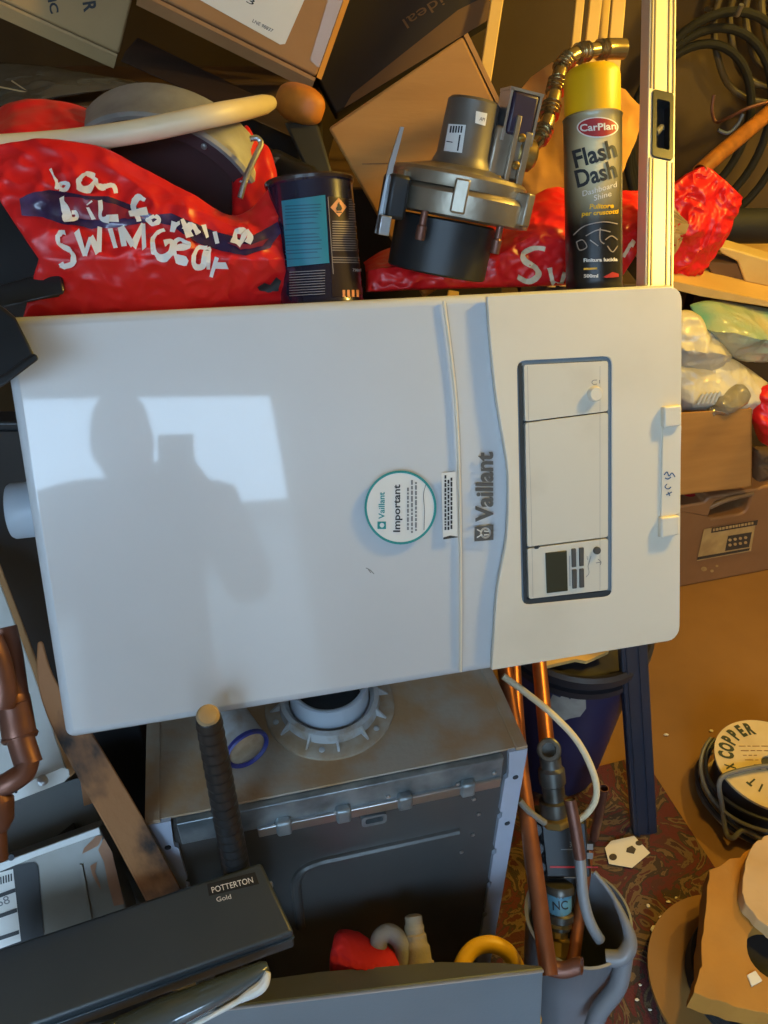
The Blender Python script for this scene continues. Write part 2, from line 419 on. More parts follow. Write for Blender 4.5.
# ------------------------------------------------------------------ prints (lettering and marks lying on a surface)
def bvh_of(o):
    dg = None
    me = o.data; off = world_loc(o)
    return BVHTree.FromPolygons([v.co+off for v in me.vertices], [list(p.vertices) for p in me.polygons])
def surf(o, off=0.0008):
    t = bvh_of(o)
    def f(px, py):
        d = ray(px, py).normalized(); h = t.ray_cast(CAM, d)
        if h[0] is None:
            q, n, _, _ = t.find_nearest(CAM + d*1.0)
            return q
        n = h[1] if h[1].dot(d) < 0 else -h[1]
        return h[0] + n*off
    return f
def flat(o3, n, off=0.0008):
    n = V(n).normalized()
    if n.dot(CAM-V(o3)) < 0: n = -n
    def f(px, py): return onP(px, py, V(o3)+n*off, n)
    return f
def text2d(s, bold=0.0):
    bold = bold*1.6
    cu = bpy.data.curves.new('t', 'FONT'); cu.body = s; cu.size = 1; cu.offset = bold; cu.resolution_u = 3; cu.fill_mode = 'FRONT' if hasattr(cu, 'fill_mode') else cu.fill_mode
    ob = bpy.data.objects.new('t', cu); me = bpy.data.meshes.new_from_object(ob)
    v = [(q.co.x, q.co.y) for q in me.vertices]; f = [list(p.vertices) for p in me.polygons]
    bpy.data.objects.remove(ob); bpy.data.curves.remove(cu); bpy.data.meshes.remove(me)
    return v, f
def print_mesh(v, f, fn, bm, sub=0):
    b = NB(); vs = [b.verts.new((x, y, 0)) for x, y in v]
    for t in f:
        try: b.faces.new([vs[i] for i in t])
        except ValueError: pass
    if sub:
        bmesh.ops.triangulate(b, faces=b.faces[:])
        for _ in range(6):
            long = [e for e in b.edges if e.calc_length() > sub]
            if not long: break
            bmesh.ops.subdivide_edges(b, edges=long, cuts=1, use_grid_fill=False)
            bmesh.ops.triangulate(b, faces=[q for q in b.faces if len(q.verts) > 3])
    b.verts.index_update()
    nv = [bm.verts.new(fn(q.co.x, q.co.y)) for q in b.verts]
    for fc in b.faces:
        try: bm.faces.new([nv[q.index] for q in fc.verts])
        except ValueError: pass
    b.free()
def add_text(bm, s, p0, p1, h, fn, bold=0.0, shear=0.0, sub=0, fit=True):
    """baseline from p0 to p1 (pixels of the photograph), cap height h"""
    v, f = text2d(s, bold)
    x0 = min(q[0] for q in v); x1 = max(q[0] for q in v)
    d = V((p1[0]-p0[0], p1[1]-p0[1])); L = d.length; d = d/L; up = V((d.y, -d.x))
    sx = L/(x1-x0); sy = h/0.73
    w = [(p0[0]+d.x*((x-x0)*sx+shear*y*sy)+up.x*y*sy, p0[1]+d.y*((x-x0)*sx+shear*y*sy)+up.y*y*sy) for x, y in v]
    print_mesh(w, f, fn, bm, sub)
def add_poly(bm, loops, fn, sub=0):
    v, f = fill2d(loops); print_mesh(v, f, fn, bm, sub)
def add_strokes(bm, strokes, wd, fn, sub=6):
    for st in strokes:
        p = [V((q[0], q[1], 0)) for q in st]
        if len(p) > 2: p = spline(p, 5)
        L, R = [], []
        for i in range(len(p)):
            d = (p[min(i+1, len(p)-1)]-p[max(i-1, 0)]).normalized(); n = V((-d.y, d.x, 0))
            L.append(p[i]+n*wd/2); R.append(p[i]-n*wd/2)
        for i in range(len(p)-1):
            b = [bm.verts.new(fn(q.x, q.y)) for q in (L[i], L[i+1], R[i+1], R[i])]
            bm.faces.new(b)
def quad_px(p0, p1, h):
    """parallelogram with base p0-p1 and height h to the up side"""
    d = V((p1[0]-p0[0], p1[1]-p0[1])).normalized(); up = V((d.y, -d.x))*h
    return [p0, p1, (p1[0]+up.x, p1[1]+up.y), (p0[0]+up.x, p0[1]+up.y)]

# ================================================================== SETTING
def mk(name, m, fill, parent=None, **k):
    bm = NB(); fill(bm); return finish(bm, name, m, parent, **k)
RX0, RX1, RY0, RY1, RH = -1.5, 2.1, -1.6, 2.4, 2.5
struct(mk('floor', M_floor, lambda b: abox(b, RX0, RX1, RY0, RY1, -0.06, 0), smooth=0))
struct(mk('ceiling', M_ceil, lambda b: abox(b, RX0, RX1, RY0, RY1, RH, RH+0.06), smooth=0))
struct(mk('wall_back', M_wall, lambda b: abox(b, RX0-.1, RX1+.1, RY1, RY1+0.1, -0.06, RH+.06), smooth=0))
struct(mk('wall_left', M_wallside, lambda b: abox(b, RX0-.1, RX0, RY0, RY1, -0.06, RH+.06), smooth=0))
struct(mk('wall_right', M_wallside, lambda b: abox(b, RX1, RX1+.1, RY0, RY1, -0.06, RH+.06), smooth=0))
DX0, DX1, DZ = -1.3, 0.80, 2.27
def fw(b):
    abox(b, RX0-.1, DX0, RY0-.1, RY0, -0.06, RH+.06); abox(b, DX1, RX1+.1, RY0-.1, RY0, -0.06, RH+.06)
    abox(b, DX0, DX1, RY0-.1, RY0, DZ, RH+.06)
struct(mk('wall_front', M_wallside, fw, smooth=0))
def df(b):
    abox(b, DX0-.05, DX0, RY0-.11, RY0+.012, 0, DZ+.05); abox(b, DX1, DX1+.05, RY0-.11, RY0+.012, 0, DZ+.05)
    abox(b, DX0, DX1, RY0-.11, RY0+.012, DZ, DZ+.05)
struct(mk('trim_1', M_frame, df, smooth=0))
struct(mk('driveway_ground', M_drive, lambda b: abox(b, -5, 5, -7, RY0-.1, -0.12, -0.06), smooth=0))
struct(mk('trim_2', M_darkwood, lambda b: abox(b, RX0, RX1, 2.33, 2.40, 1.62, 1.70), smooth=0))
outh = thing('outhouse', (0, -6, -0.06), 'grey rendered outhouse across the yard outside the open doorway', 'outhouse')
mk('wall', M_render, lambda b: abox(b, -4, 5, -7.5, -5.5, -0.06, 2.72), outh, smooth=0)
mk('roof', M_drive, lambda b: abox(b, -4.1, 5.1, -7.6, -5.4, 2.72, 2.85), outh, smooth=0)

# rug on the floor
rq = [onZ(655, 778, 0), onZ(716, 872, 0)]
rd = (rq[1]-rq[0]).normalized(); rn = V((-rd.y, rd.x, 0))
if rn.x > 0: rn = -rn
r0 = rq[0]-rd*0.06
RUG = [r0, r0+rd*0.9, r0+rd*0.9+rn*0.62, r0+rn*0.62]
def rugf(b): prism(b, [p+Z*0.0005 for p in RUG], Z*0.006)
rug = tag(mk('patterned_rug', M_rug, rugf, smooth=0), 'worn dark red patterned rug lying on the brown floor at lower right', 'rug')

# ================================================================== WHITE BOILER ON ITS SIDE
Bz = thing('wall_boiler', vp(VL/2, VH, VD*0.9), 'large white boiler lying on its side across the middle, control panel at right', 'boiler')
def px_uv(p): return vuv(p[0], p[1])
def vfn(x, y, z): return vp(x, y, z)
bm = NB(); box(bm, vp(VL/2, VH/2, VD/2+.002), VA, VB, VN, (VL, VH, VD-.004))
body = finish(bm, 'casing', M_white, Bz, bevel=0.010, bseg=4)
# raised control fascia with a curved edge
arc = [vuv(*p, -.005) for p in ((487, 292), (490.5, 340), (497, 400), (504.5, 445), (508.5, 480), (507, 537), (498, 587), (494, 638), (492, 668))]
arc = [(q.x, q.y) for q in spline([V((a[0], a[1], 0)) for a in arc], 4)]
arc[0] = (arc[0][0], 0.004); arc[-1] = (arc[-1][0], VH-.004)
tray = [vuv(*p, -.005) for p in ((517, 361), (612, 356), (612, 596), (522, 605))]
def inset_quad(q, d):
    c = (sum(p[0] for p in q)/4, sum(p[1] for p in q)/4)
    return [(p[0]+(d if p[0] < c[0] else -d), p[1]+(d if p[1] < c[1] else -d)) for p in q]
def round_quad(q, r, n=4):
    out = []
    for i in range(4):
        p = V(q[i]); a = V(q[i-1]); b = V(q[(i+1) % 4])
        da = (a-p).normalized()*r; db = (b-p).normalized()*r
        for k in range(n+1):
            t = k/n; out.append(tuple((p+da)*(1-t)**2+p*2*t*(1-t)+(p+db)*t*t))
    return out
outer = arc + rrect(0.3, 0.004, VL-.002, VH-.004, 0.016)[18:] + rrect(0.3, 0.004, VL-.002, VH-.004, 0.016)[:6]
# order: arc goes top->bottom on the left, then right side bottom -> top
rc = rrect(0.3, 0.004, VL-.002, VH-.004, 0.016)
outer = arc[::-1] + [p for p in rc[18:24]] + [p for p in rc[0:6]]
tray_r = round_quad(tray, 0.010)
bm = NB(); plate(bm, [outer, tray_r], vfn, 0.001, -0.005)
fascia = finish(bm, 'control_fascia', M_fascia, Bz, bevel=0.0045, bseg=4)
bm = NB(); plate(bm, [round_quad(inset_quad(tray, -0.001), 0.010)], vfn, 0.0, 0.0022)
bm2 = NB()
plate(bm2, [round_quad(inset_quad(tray, 0.0002), 0.010), round_quad(inset_quad(tray, 0.0045), 0.007)], vfn, 0.0015, -0.0035)
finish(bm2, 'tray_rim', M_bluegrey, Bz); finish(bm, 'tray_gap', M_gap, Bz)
bm = NB(); plate(bm, [[vuv(*p) for p in ((516.6, 364), (520, 363), (525.5, 598.5), (609, 589.5), (610, 595.5), (522.5, 605.5))]], vfn, 0.0, -0.0046); finish(bm, 'tray_shadow', M_gap, Bz)  # dark strips on left and bottom of the rim, painting the recess shade
# three sections of the flap
def fl(quad, w0, w1, name, m, parent, bev=0.001):
    b = NB(); plate(b, [round_quad([vuv(p[0], p[1], w1) for p in quad], 0.003)], vfn, w0, w1); return finish(b, name, m, parent, bevel=bev)
flapT = fl(((524, 365), (608, 361), (608, 411.2), (525.2, 421.5)), 0.001, -0.0052, 'flap', M_flap, Bz)
flapM = fl(((525.4, 423), (608, 412.6), (608, 537), (527.5, 547)), 0.001, -0.0052, 'flap', M_flap, Bz)
flapB = fl(((527.7, 548.5), (608, 538.5), (608, 590), (529, 599)), 0.001, -0.0052, 'flap', M_flap, Bz)
vf = flat(vp(0, 0, -0.0054), VN, 0.0004)
def vknob(px, py, r, h, name, m, par=None):
    b = NB(); u, v = vuv(px, py, -.009); lathe(b, vp(u, v, -0.005), -VN, [(r, 0), (r, h*.7), (r*.85, h), (r*.3, h)], 24); return finish(b, name, m, par or Bz)
vknob(595.5, 394, 0.0085, 0.007, 'knob', M_fascia, flapT)
vknob(598, 551, 0.0045, 0.004, 'knob', M_button, flapB)
def vbox(quad, w0, w1, name, m, bev=0.0006, par=None):
    b = NB(); plate(b, [[vuv(p[0], p[1], w1) for p in quad]], vfn, w0, w1); return finish(b, name, m, par or Bz, bevel=bev)
vbox(((545.5, 553), (567, 550.5), (568, 591), (547, 593.5)), -0.004, -0.0062, 'display', M_lcd, par=flapB)
for q in (((572, 549), (576, 548.5), (576.5, 567), (572.5, 567.5)), ((579.5, 548), (584, 547.5), (584, 566), (580, 566.5)), ((572.5, 570), (577, 569.5), (577, 588.5), (573, 589)), ((580, 569), (584, 568.5), (584.5, 587.5), (580, 588))):
    vbox(q, -0.004, -0.0072, 'button', M_button, par=flapB)
bm = NB()
add_strokes(bm, [[(597, 380), (593, 380.5), (592, 383), (594, 384.5), (597, 384)], [(599.5, 380), (599.7, 383.5)]], 0.7, vf)
add_strokes(bm, [[(598, 559), (601, 562), (600, 565)], [(596, 563), (601, 562)]], 0.7, vf)
add_strokes(bm, [[(600, 366), (600, 590)]], 0.25, vf); add_strokes(bm, [[(527.5, 366), (529, 440), (531, 500), (533, 597)]], 0.25, vf)
add_strokes(bm, [[(569.5, 556), (570, 586)], [(587, 556), (587.5, 560)], [(588, 566), (589, 573), (586, 577)], [(591, 556), (588, 566)]], 0.5, vf)
finish(bm, 'flap_marks', M_greyink, Bz)
bm = NB(); add_poly(bm, [circle(536.5, 547.5, 2.6, 9, 1.6)], vf); add_strokes(bm, [[(535, 549), (538, 546), (540, 547)]], 0.9, vf); finish(bm, 'chip_mark', M_gap, Bz)
# latch strip at the end
lst = vbox(((663, 428), (681.5, 425), (679.5, 514), (661.5, 518)), -0.004, -0.0075, 'latch_strip', M_fascia, 0.001)
vbox(((664.5, 407), (682, 405), (682, 426), (664.5, 428)), -0.004, -0.013, 'latch', M_fascia, 0.002, lst)
vbox(((661.5, 518), (680, 515.5), (679.5, 535), (661.5, 538.5)), -0.004, -0.013, 'latch', M_fascia, 0.002, lst)
vs_ = flat(vp(0, 0, -0.0078), VN, 0.0004)
bm = NB()
add_strokes(bm, [[(664, 475), (667, 472), (669, 476), (672, 473), (675, 477)], [(665, 478), (668, 479), (671, 477)]], 1.2, vs_)
add_strokes(bm, [[(667, 484), (665, 487), (668, 489), (671, 487)], [(668, 492), (670, 496)], [(666, 495), (672, 492)]], 1.0, vs_)
finish(bm, 'pen_marks', M_blueink, lst)
# seam groove between door and end part
v0 = flat(vp(0, 0, 0.0), VN, 0.0005)
bm = NB()
su = [vuv(444, 301), vuv(456, 400), vuv(460, 500), vuv(461, 600), vuv(461, 674)]
su = [vp(q.x, q.y, 0.0012) for q in spline([V((min(max(a[0], 0), 1), min(max(a[1], .006), VH-.006), 0)) for a in su], 6)]
tube(bm, su, 0.0016, 8); finish(bm, 'door_seam', M_fascia, Bz)
bm = NB(); add_strokes(bm, [[(446.5, 303), (458, 400), (462, 500), (463, 600), (462.5, 672)]], 0.6, v0); finish(bm, 'seam_gap', M_seam, Bz)
# logo
bm = NB(); add_text(bm, 'Vaillant', (492.5, 522), (492.5, 452), 17.5, v0, bold=0.02, sub=0); finish(bm, 'brand_lettering', M_logo, Bz)
bm = NB()
rq_ = [(474.5, 527), (474.5, 541.5), (493.5, 540), (493.5, 524.5)]
add_poly(bm, [rq_, circle(485.5, 533, 5.6, 24)], v0)
add_poly(bm, [circle(485.5, 533, 3.6, 20)], v0)
emb = finish(bm, 'emblem', M_logo, Bz)
bm = NB(); v01 = flat(vp(0, 0, 0.0), VN, 0.0009)
add_strokes(bm, [[(477, 529.5), (482, 532)], [(477, 537.5), (482, 534.5)], [(484, 531), (489, 531.5)], [(484, 535), (489, 534.5)]], 1.2, v01)
finish(bm, 'emblem_ears', M_sticker, emb)
# round sticker
bm = NB(); add_poly(bm, [circle(400.5, 507.5, 34.5, 60, 35.5)], v0); rst = finish(bm, 'round_sticker', M_sticker, Bz)
bm = NB(); add_poly(bm, [circle(400.5, 507.5, 36, 60, 37), circle(400.5, 507.5, 33.7, 60, 34.6)], v01)
add_text(bm, 'Vaillant', (384.5, 519), (384.5, 492), 6.2, v01, bold=0.01)
add_poly(bm, [[(377.5, 521.5), (377.5, 529), (386, 529), (386, 521.5)], circle(382, 525.2, 2.3, 14)], v01)
finish(bm, 'sticker_ring', M_teal, rst)
bm = NB(); add_text(bm, 'Important', (400, 532), (400, 484.5), 7.2, v01, bold=0.012); finish(bm, 'sticker_lettering', M_ink, rst)
bm = NB()
for x, y0, y1 in ((408, 530, 487), (412, 533, 480), (416, 531, 482)):
    y = y0
    while y > y1:
        l = random.uniform(2, 6); add_poly(bm, [[(x-1.0, y), (x-1.0, max(y-l, y1)), (x+.9, max(y-l, y1)), (x+.9, y)]], v01); y -= l+1.1
add_strokes(bm, [[(424, 530), (424.5, 510), (423.5, 495), (426, 484)]], 0.7, v01)
finish(bm, 'sticker_small_print', M_greyink, rst)
# slim label
bm = NB(); add_poly(bm, [[(441.5, 473), (455.5, 471.5), (457.5, 538), (443, 539)]], v0); slb = finish(bm, 'slim_label', M_sticker, Bz)
bm = NB()
add_poly(bm, [[(443.2, 537.5), (450, 535.5), (457.6, 536.5), (457.6, 537.5), (452, 538.2), (443.4, 539.5)]], v01)
for x, y0, y1 in ((445.5, 530, 476), (448.5, 530, 480), (451.5, 529, 479)):
    y = y0
    while y > y1:
        l = random.uniform(1.5, 5); add_poly(bm, [[(x-1, y), (x-1, y-l), (x+.9, y-l), (x+.9, y)]], v01); y -= l+1
finish(bm, 'slim_label_print', M_ink, slb)
bm = NB(); add_strokes(bm, [[(366, 568), (370, 570), (374, 574)], [(368, 569), (371, 573)]], 0.9, v0); finish(bm, 'scuff', M_greyink, Bz)
# flue stub on the left end
u, v = vuv(14, 511, .05); c0 = vp(0.002, v, 0.05)
bm = NB(); lathe(bm, c0, -VA, [(0.029, 0), (0.029, 0.026), (0.027, 0.029), (0.024, 0.029), (0.023, 0.015)], 32, cap1=True); finish(bm, 'flue_stub', M_flue, Bz)

# ================================================================== OLD BOILER STANDING UPRIGHT
OT = 0.70
oFL = onZ(145, 823, OT); oFR = onZ(527, 746, OT)
OX = (oFR-oFL); OW = OX.length; OX.normalize(); OY = V((-OX.y, OX.x, 0))
OD = 0.40
def ob(x, y, z): return V((oFL.x, oFL.y, 0)) + OX*x + OY*y + Z*z
O = thing('old_boiler', ob(OW/2, OD/2, 0), 'dusty dark metal boiler casing standing upright under the white boiler', 'boiler')
def obox(bm, x0, x1, y0, y1, z0, z1): box(bm, ob((x0+x1)/2, (y0+y1)/2, (z0+z1)/2), OX, OY, Z, (x1-x0, y1-y0, z1-z0))
bm = NB(); obox(bm, 0.012, OW-.010, 0.004, OD, 0.0, OT-.004); finish(bm, 'casing', M_casedark, O, bevel=0.002)
bm = NB(); obox(bm, 0.006, OW-.006, 0.002, OD, OT-.004, OT); finish(bm, 'top_plate', M_casedirty, O)
bm = NB(); obox(bm, OW-.016, OW, -.002, OD, OT-.004, OT+.003); finish(bm, 'top_edge_strip', M_casedirty, O, bevel=.001)
bm = NB(); obox(bm, 0, 0.018, -.002, OD, OT-.004, OT+.003); finish(bm, 'top_edge_strip', M_casedirty, O, bevel=.001)
def flange_bm(x0, x1):
    b = NB(); P = [(x0, OT-.002), (x1, OT-.002), (x1, 0), (x0, 0)]
    sl = 5
    # notched inner side
    inner = x0 if x0 > 0.2 else x1; outr = x1 if inner == x0 else x0; s = 1 if outr > inner else -1
    pts = [(outr, OT-.002), (outr, 0.0)]; z = 0.0
    while z < OT-.06:
        pts += [(inner, z), (inner, z+.075), (inner+s*.004, z+.079), (inner+s*.004, z+.090)]; z += .094
    pts += [(inner, OT-.002)]
    plate(b, [pts], lambda x, y, w: ob(x, w, y), 0.004, -0.003); return b
finish(flange_bm(OW-.026, OW), 'side_flange', M_flange, O)
finish(flange_bm(0.0, 0.030), 'side_flange', M_flange, O)
for x, z in ((OW-.011, .64), (OW-.012, .53), (0.018, .645)):
    bm = NB(); lathe(bm, ob(x, -.003, z), -OY, [(.0042, 0), (.0042, .001), (.0025, .002)], 12); finish(bm, 'flange_screw', M_gap, O)
# galvanised top band with lugs
bm = NB(); obox(bm, 0.036, OW-.034, -.007, 0.004, OT-.050, OT-.006); finish(bm, 'top_band', M_casegalv, O, bevel=.0015)
bm = NB(); obox(bm, 0.13, OW-.036, -.012, -.006, OT-.062, OT-.044); finish(bm, 'band_lip', M_steel, O, bevel=.0015)
for x in (0.163, 0.240, 0.322, 0.408):
    bm = NB(); obox(bm, x-.010, x+.010, -.018, -.005, OT-.062, OT-.034); finish(bm, 'lug', M_casegalv, O, bevel=.004)
for x, y, z in ((.15, -.008, .655), (.30, -.008, .664), (.315, -.008, .652), (.395, -.008, .66), (.445, -.008, .668), (.23, -.008, .655), (.425, .003, .60), (.435, .003, .56), (.430, .003, .51), (.415, .003, .47)):
    bm = NB(); lathe(bm, ob(x, y, z), -OY, [(.003, 0), (.003, .002), (.001, .003)], 10); finish(bm, 'rivet', M_steel, O)
bm = NB(); plate(bm, [rrect(.264, .608, .298, .630, .006), rrect(.269, .614, .293, .625, .003)], lambda x, y, w: ob(x, w, y), .004, -.010); finish(bm, 'clip', M_casegalv, O)
# embossed rib
def orib(pts, r):
    b = NB(); tube(b, [ob(x, .004, z) for x, z in pts], r, 10); return b
pts = [(.168, .36), (.168, .46), (.171, .495), (.185, .518), (.208, .526)] + [(.208+i*.02, .526) for i in range(1, 11)]
pp = [(q.x, q.y) for q in spline([V((a, b, 0)) for a, b in pts], 4)]
finish(orib(pp, .0075), 'pressed_rib', M_casedark, O)
# flue collar on top
fc = onZ(330, 706, OT)
bm = NB(); lathe(bm, fc, Z, [(.090, 0), (.090, .004), (.086, .007), (.062, .008)], 56, cap1=True); finish(bm, 'collar_flange', M_dusty_collar, O)
bm = NB(); lathe(bm, fc+Z*.004, Z, [(.070, 0), (.068, .018), (.062, .020), (.057, .014), (.056, .014)], 56, cap1=False); finish(bm, 'collar_ring', M_collar, O)
bm = NB(); lathe(bm, fc+Z*.004, Z, [(.055, 0), (.053, .045), (.050, .046), (.046, .044), (.045, .006), (.001, .005)], 56, cap1=False); finish(bm, 'flue_socket', M_flue, O)
bm = NB(); lathe(bm, fc+Z*.010, Z, [(.0445, 0), (.0445, .003), (.01, .0032)], 40); finish(bm, 'socket_inside', M_gap, O)
for k in range(12):
    a = 2*PI*k/12+.2; d = V((math.cos(a), math.sin(a), 0)); t = V((-d.y, d.x, 0))
    bm = NB(); slab(bm, [fc+d*.066+t*.0015+Z*.006, fc+d*.084+t*.0015+Z*.006, fc+d*.068+t*.0015+Z*.022, fc+d*.066+t*.0015+Z*.022], [fc+d*.066-t*.0015+Z*.006, fc+d*.084-t*.0015+Z*.006, fc+d*.068-t*.0015+Z*.022, fc+d*.066-t*.0015+Z*.022])
    finish(bm, 'collar_rib', M_collar, O)
for k in range(6):
    a = 2*PI*k/6+.45; d = V((math.cos(a), math.sin(a), 0)); bm = NB(); lathe(bm, fc+d*.079+Z*.007, Z, [(.004, 0), (.004, .002), (.002, .003)], 10); finish(bm, 'collar_screw', M_collar, O)
# aerosol tin lying on the old boiler
ce = onZ(248, 750, OT+.031); cax = (OY*0.85 - OX*0.35).normalized()
T_ = thing('small_tin', (ce.x, ce.y, OT), 'small dusty tin with a blue rim lying on the old boiler beside the flue collar', 'tin')
bm = NB(); lathe(bm, ce, cax, [(.0285, .004), (.0285, .075), (.026, .085)], 32); finish(bm, 'body', M_collar, T_)
bm = NB(); lathe(bm, ce, cax, [(.0245, .002), (.028, -.002), (.0300, 0), (.0300, .005), (.0285, .006)], 32, cap0=False, cap1=False); finish(bm, 'rim', M_bluerim, T_)
bm = NB(); lathe(bm, ce, cax, [(.004, -.001), (.015, .001), (.0245, .003), (.0245, .006)], 32); finish(bm, 'end', M_canend, T_)

# ================================================================== SAWHORSE, BUCKET
St = thing('trestle', (.57, 1.0, 0), 'dark navy trestle leg standing on the rug by the bucket, right of the copper pipes', 'trestle')
foot = onZ(644, 832, 0.0); topq = onY(632, 640, 1.03)
ld = (topq-foot).normalized()
def leg(f, t, w=.052, th=.022):
    d = (t-f).normalized(); side = d.cross(V((0.1, -1, .2))).normalized(); n = side.cross(d)
    b = NB(); box(b, (f+t)/2, side, d, n, (w, (t-f).length, th)); return b
tl = foot + ld*((0.70)/ld.z)
finish(leg(foot, tl), 'leg', M_trestle, St, bevel=.003)
bm = NB(); side = ld.cross(V((0.1, -1, .2))).normalized(); nn = side.cross(ld)
if nn.dot(CAM-foot) < 0: nn = -nn
for off in (-.016, .008): box(bm, (foot+tl)/2+side*off+nn*.0125, side, ld, nn, (.003, (tl-foot).length*.98, .004))
finish(bm, 'leg_ridge', M_trestle, St)
f2 = foot + V((-.03, .42, 0)); t2 = tl+V((-.01, .10, 0))
finish(leg(f2, t2), 'leg', M_trestle, St, bevel=.003)
bm = NB(); box(bm, (tl+t2)/2+V((-.08, 0, .0)), X, Y, Z, (.26, .10, .035)); finish(bm, 'top_bar', M_trestle, St, bevel=.004)
f3 = V((.19, 1.18, 0)); finish(leg(f3, t2+V((-.18, 0, 0))), 'leg', M_trestle, St, bevel=.003)

bc = onZ(580, 796, 0.0); bc = V((0.395, 1.135, 0))
Bk = thing('bucket', (bc.x, bc.y, 0), 'navy blue bucket with a torn grey label behind the copper pipes', 'bucket')
bm = NB(); lathe(bm, bc, Z, [(.105, 0.001), (.108, .01), (.138, .41), (.134, .41), (.104, .02), (.02, .015)], 48); finish(bm, 'body', M_bucket, Bk)
bm = NB(); lathe(bm, bc, Z, [(.139, .385), (.150, .387), (.150, .402), (.141, .403), (.141, .416), (.153, .418), (.153, .435), (.146, .442), (.136, .438), (.134, .39)], 48, cap0=False, cap1=False); finish(bm, 'rim', M_bucketrim, Bk)
bm = NB(); lathe(bm, bc+Z*.418, Z, [(.135, 0), (.135, .008), (.02, .011)], 48); finish(bm, 'lid', M_bucketrim, Bk)
bko = [o for o in Bk.children if o.name.startswith('body')][0]
bsf = surf(bko, .0012)
bm = NB(); add_poly(bm, [[(549, 702), (553, 694), (560, 697), (564, 693), (570, 699), (575, 692), (585, 690), (586, 708), (580, 716), (570, 718), (560, 722), (552, 714)]], bsf, sub=4); finish(bm, 'torn_label', M_patch, Bk)
sc_ = thing('board_scrap', (bc.x, bc.y, .43), 'pale flat board offcut lying across the navy bucket', 'offcut')
bm = NB(); prism(bm, [onZ(540, 670, .447), onZ(575, 662, .447), (onZ(586, 664, .447)), onZ(608, 654, .447), onZ(600, 640, .447), onZ(540, 645, .447)], Z*.008); finish(bm, 'sheet', M_plywood, sc_)

# ================================================================== COPPER PIPES, CABLE, PUMP, JUG
def pipe(name, label, p, r, m=M_copper, hollow=.0015, group=None, cat='pipe', n=6):
    b = NB(); tube(b, spline(p, n) if len(p) > 2 else p, r, 16, hollow=hollow); return tag(finish(b, name, m), label, cat, group)
pipe('copper_pipe', 'long copper pipe leaning down the right side of the old boiler to the grey panel', [at(500, 640, 1.30), at(522, 780, 1.17), at(549, 975, 1.045)], .0125)
pipe('copper_pipe', 'copper pipe just left of the white cable loop, nearest the old boiler top', [at(513, 640, 1.36), at(519, 735, 1.27), at(532, 870, 1.21)], .011)
pipe('copper_pipe', 'bright copper pipe standing in front of the navy bucket above the pump', [at(537, 640, 1.34), at(547, 745, 1.24)], .0125)
pipe('copper_pipe', 'dull short copper stub leaning right of the white cable loop', [at(604, 788, 1.535), at(594, 838, 1.635)], .0095, M_copperdull)
pipe('copper_pipe', 'copper pipe standing inside the grey jug behind the brass valve', [at(588, 850, 1.27), at(580, 910, 1.24), at(573, 962, 1.20)], .010)
pipe('bent_pipe', 'bent pipe, brown above and grey below, leaning into the grey jug', [at(570, 801, 1.17), at(579, 850, 1.17), at(583, 895, 1.175), at(590, 922, 1.18), at(600, 940, 1.185)], .0085, M_greypipe, cat='pipe')
bp_ = bpy.data.objects['bent_pipe']
bm = NB(); tube(bm, spline([at(569.8, 799, 1.17), at(575, 826, 1.17), at(580, 858, 1.1705)], 6), .0092, 16, hollow=.001); finish(bm, 'copper_upper_end', M_copperdull, bp_)
pipe('white_cable', 'cream cable looping from the copper pipes round to the pump', [at(503, 676, 1.15), at(525, 692, 1.15), at(552, 714, 1.16), at(578, 742, 1.17), at(594, 775, 1.18), at(596, 797, 1.19), at(588, 812, 1.20), at(575, 822, 1.21), at(568, 822, 1.215)], .0052, M_whitecable, 0, cat='cable')
pipe('grey_cable', 'short grey cable curving beside the copper pipe above the black pump', [at(519, 800, 1.13), at(530, 812, 1.135), at(545, 823, 1.14)], .005, M_cablegrey, 0, cat='cable')

pu = at(565, 848, 1.24)
Pm = thing('circulator_pump', onZ(560, 930, .20), 'black central heating pump with brass valve and blue taped union beside the old boiler', 'pump')
pux = (at(590, 848, 1.24)-at(540, 848, 1.24)).normalized(); puy = (at(561, 820, 1.24)-at(567, 880, 1.24)).normalized(); puz = pux.cross(puy).normalized()
if puz.dot(CAM-pu) < 0: puz = -puz
bm = NB(); box(bm, pu-puz*.03, pux, puy, puz, (.080, .098, .06)); finish(bm, 'motor_body', M_pump, Pm, bevel=.008, bseg=3)
bm = NB(); box(bm, pu+puz*.003, pux, puy, puz, (.070, .088, .008)); pf = finish(bm, 'face_cover', M_pumpface, Pm, bevel=.002)
bm = NB()
for k in range(3): lathe(bm, pu-pux*.045+puy*(.03-.03*k)-puz*.03, puz, [(.014, 0), (.014, .03), (.010, .034)], 16)
finish(bm, 'casing_lobe', M_pump, Pm)
pff = flat(pu+puz*.0074, puz, .0004)
bm = NB(); add_poly(bm, [[(550, 866), (598, 866.5), (598, 868), (550, 868)]], pff); finish(bm, 'red_line', M_redline, Pm)
bm = NB(); add_poly(bm, [[(561, 849), (576, 849), (576, 850), (561, 850)]], pff); add_strokes(bm, [[(570, 842), (576, 847)], [(570, 847), (576, 842)], [(570, 844.5), (576, 844.5)]], .9, pff)
add_poly(bm, [[(587, 844), (593, 844), (593, 850), (587, 850)]], pff); add_poly(bm, [[(587, 853), (593, 853), (593, 859), (587, 859)]], pff); add_poly(bm, [[(564, 877), (580, 877), (580, 878), (564, 878)]], pff)
finish(bm, 'face_marks', M_greyink, Pm)
def seg(name, p0, p1, prof, m, sg=24):
    d = (p1-p0); L = d.length; b = NB(); lathe(b, p0, d, [(r, h*L) for r, h in prof], sg); return finish(b, name, m, Pm)
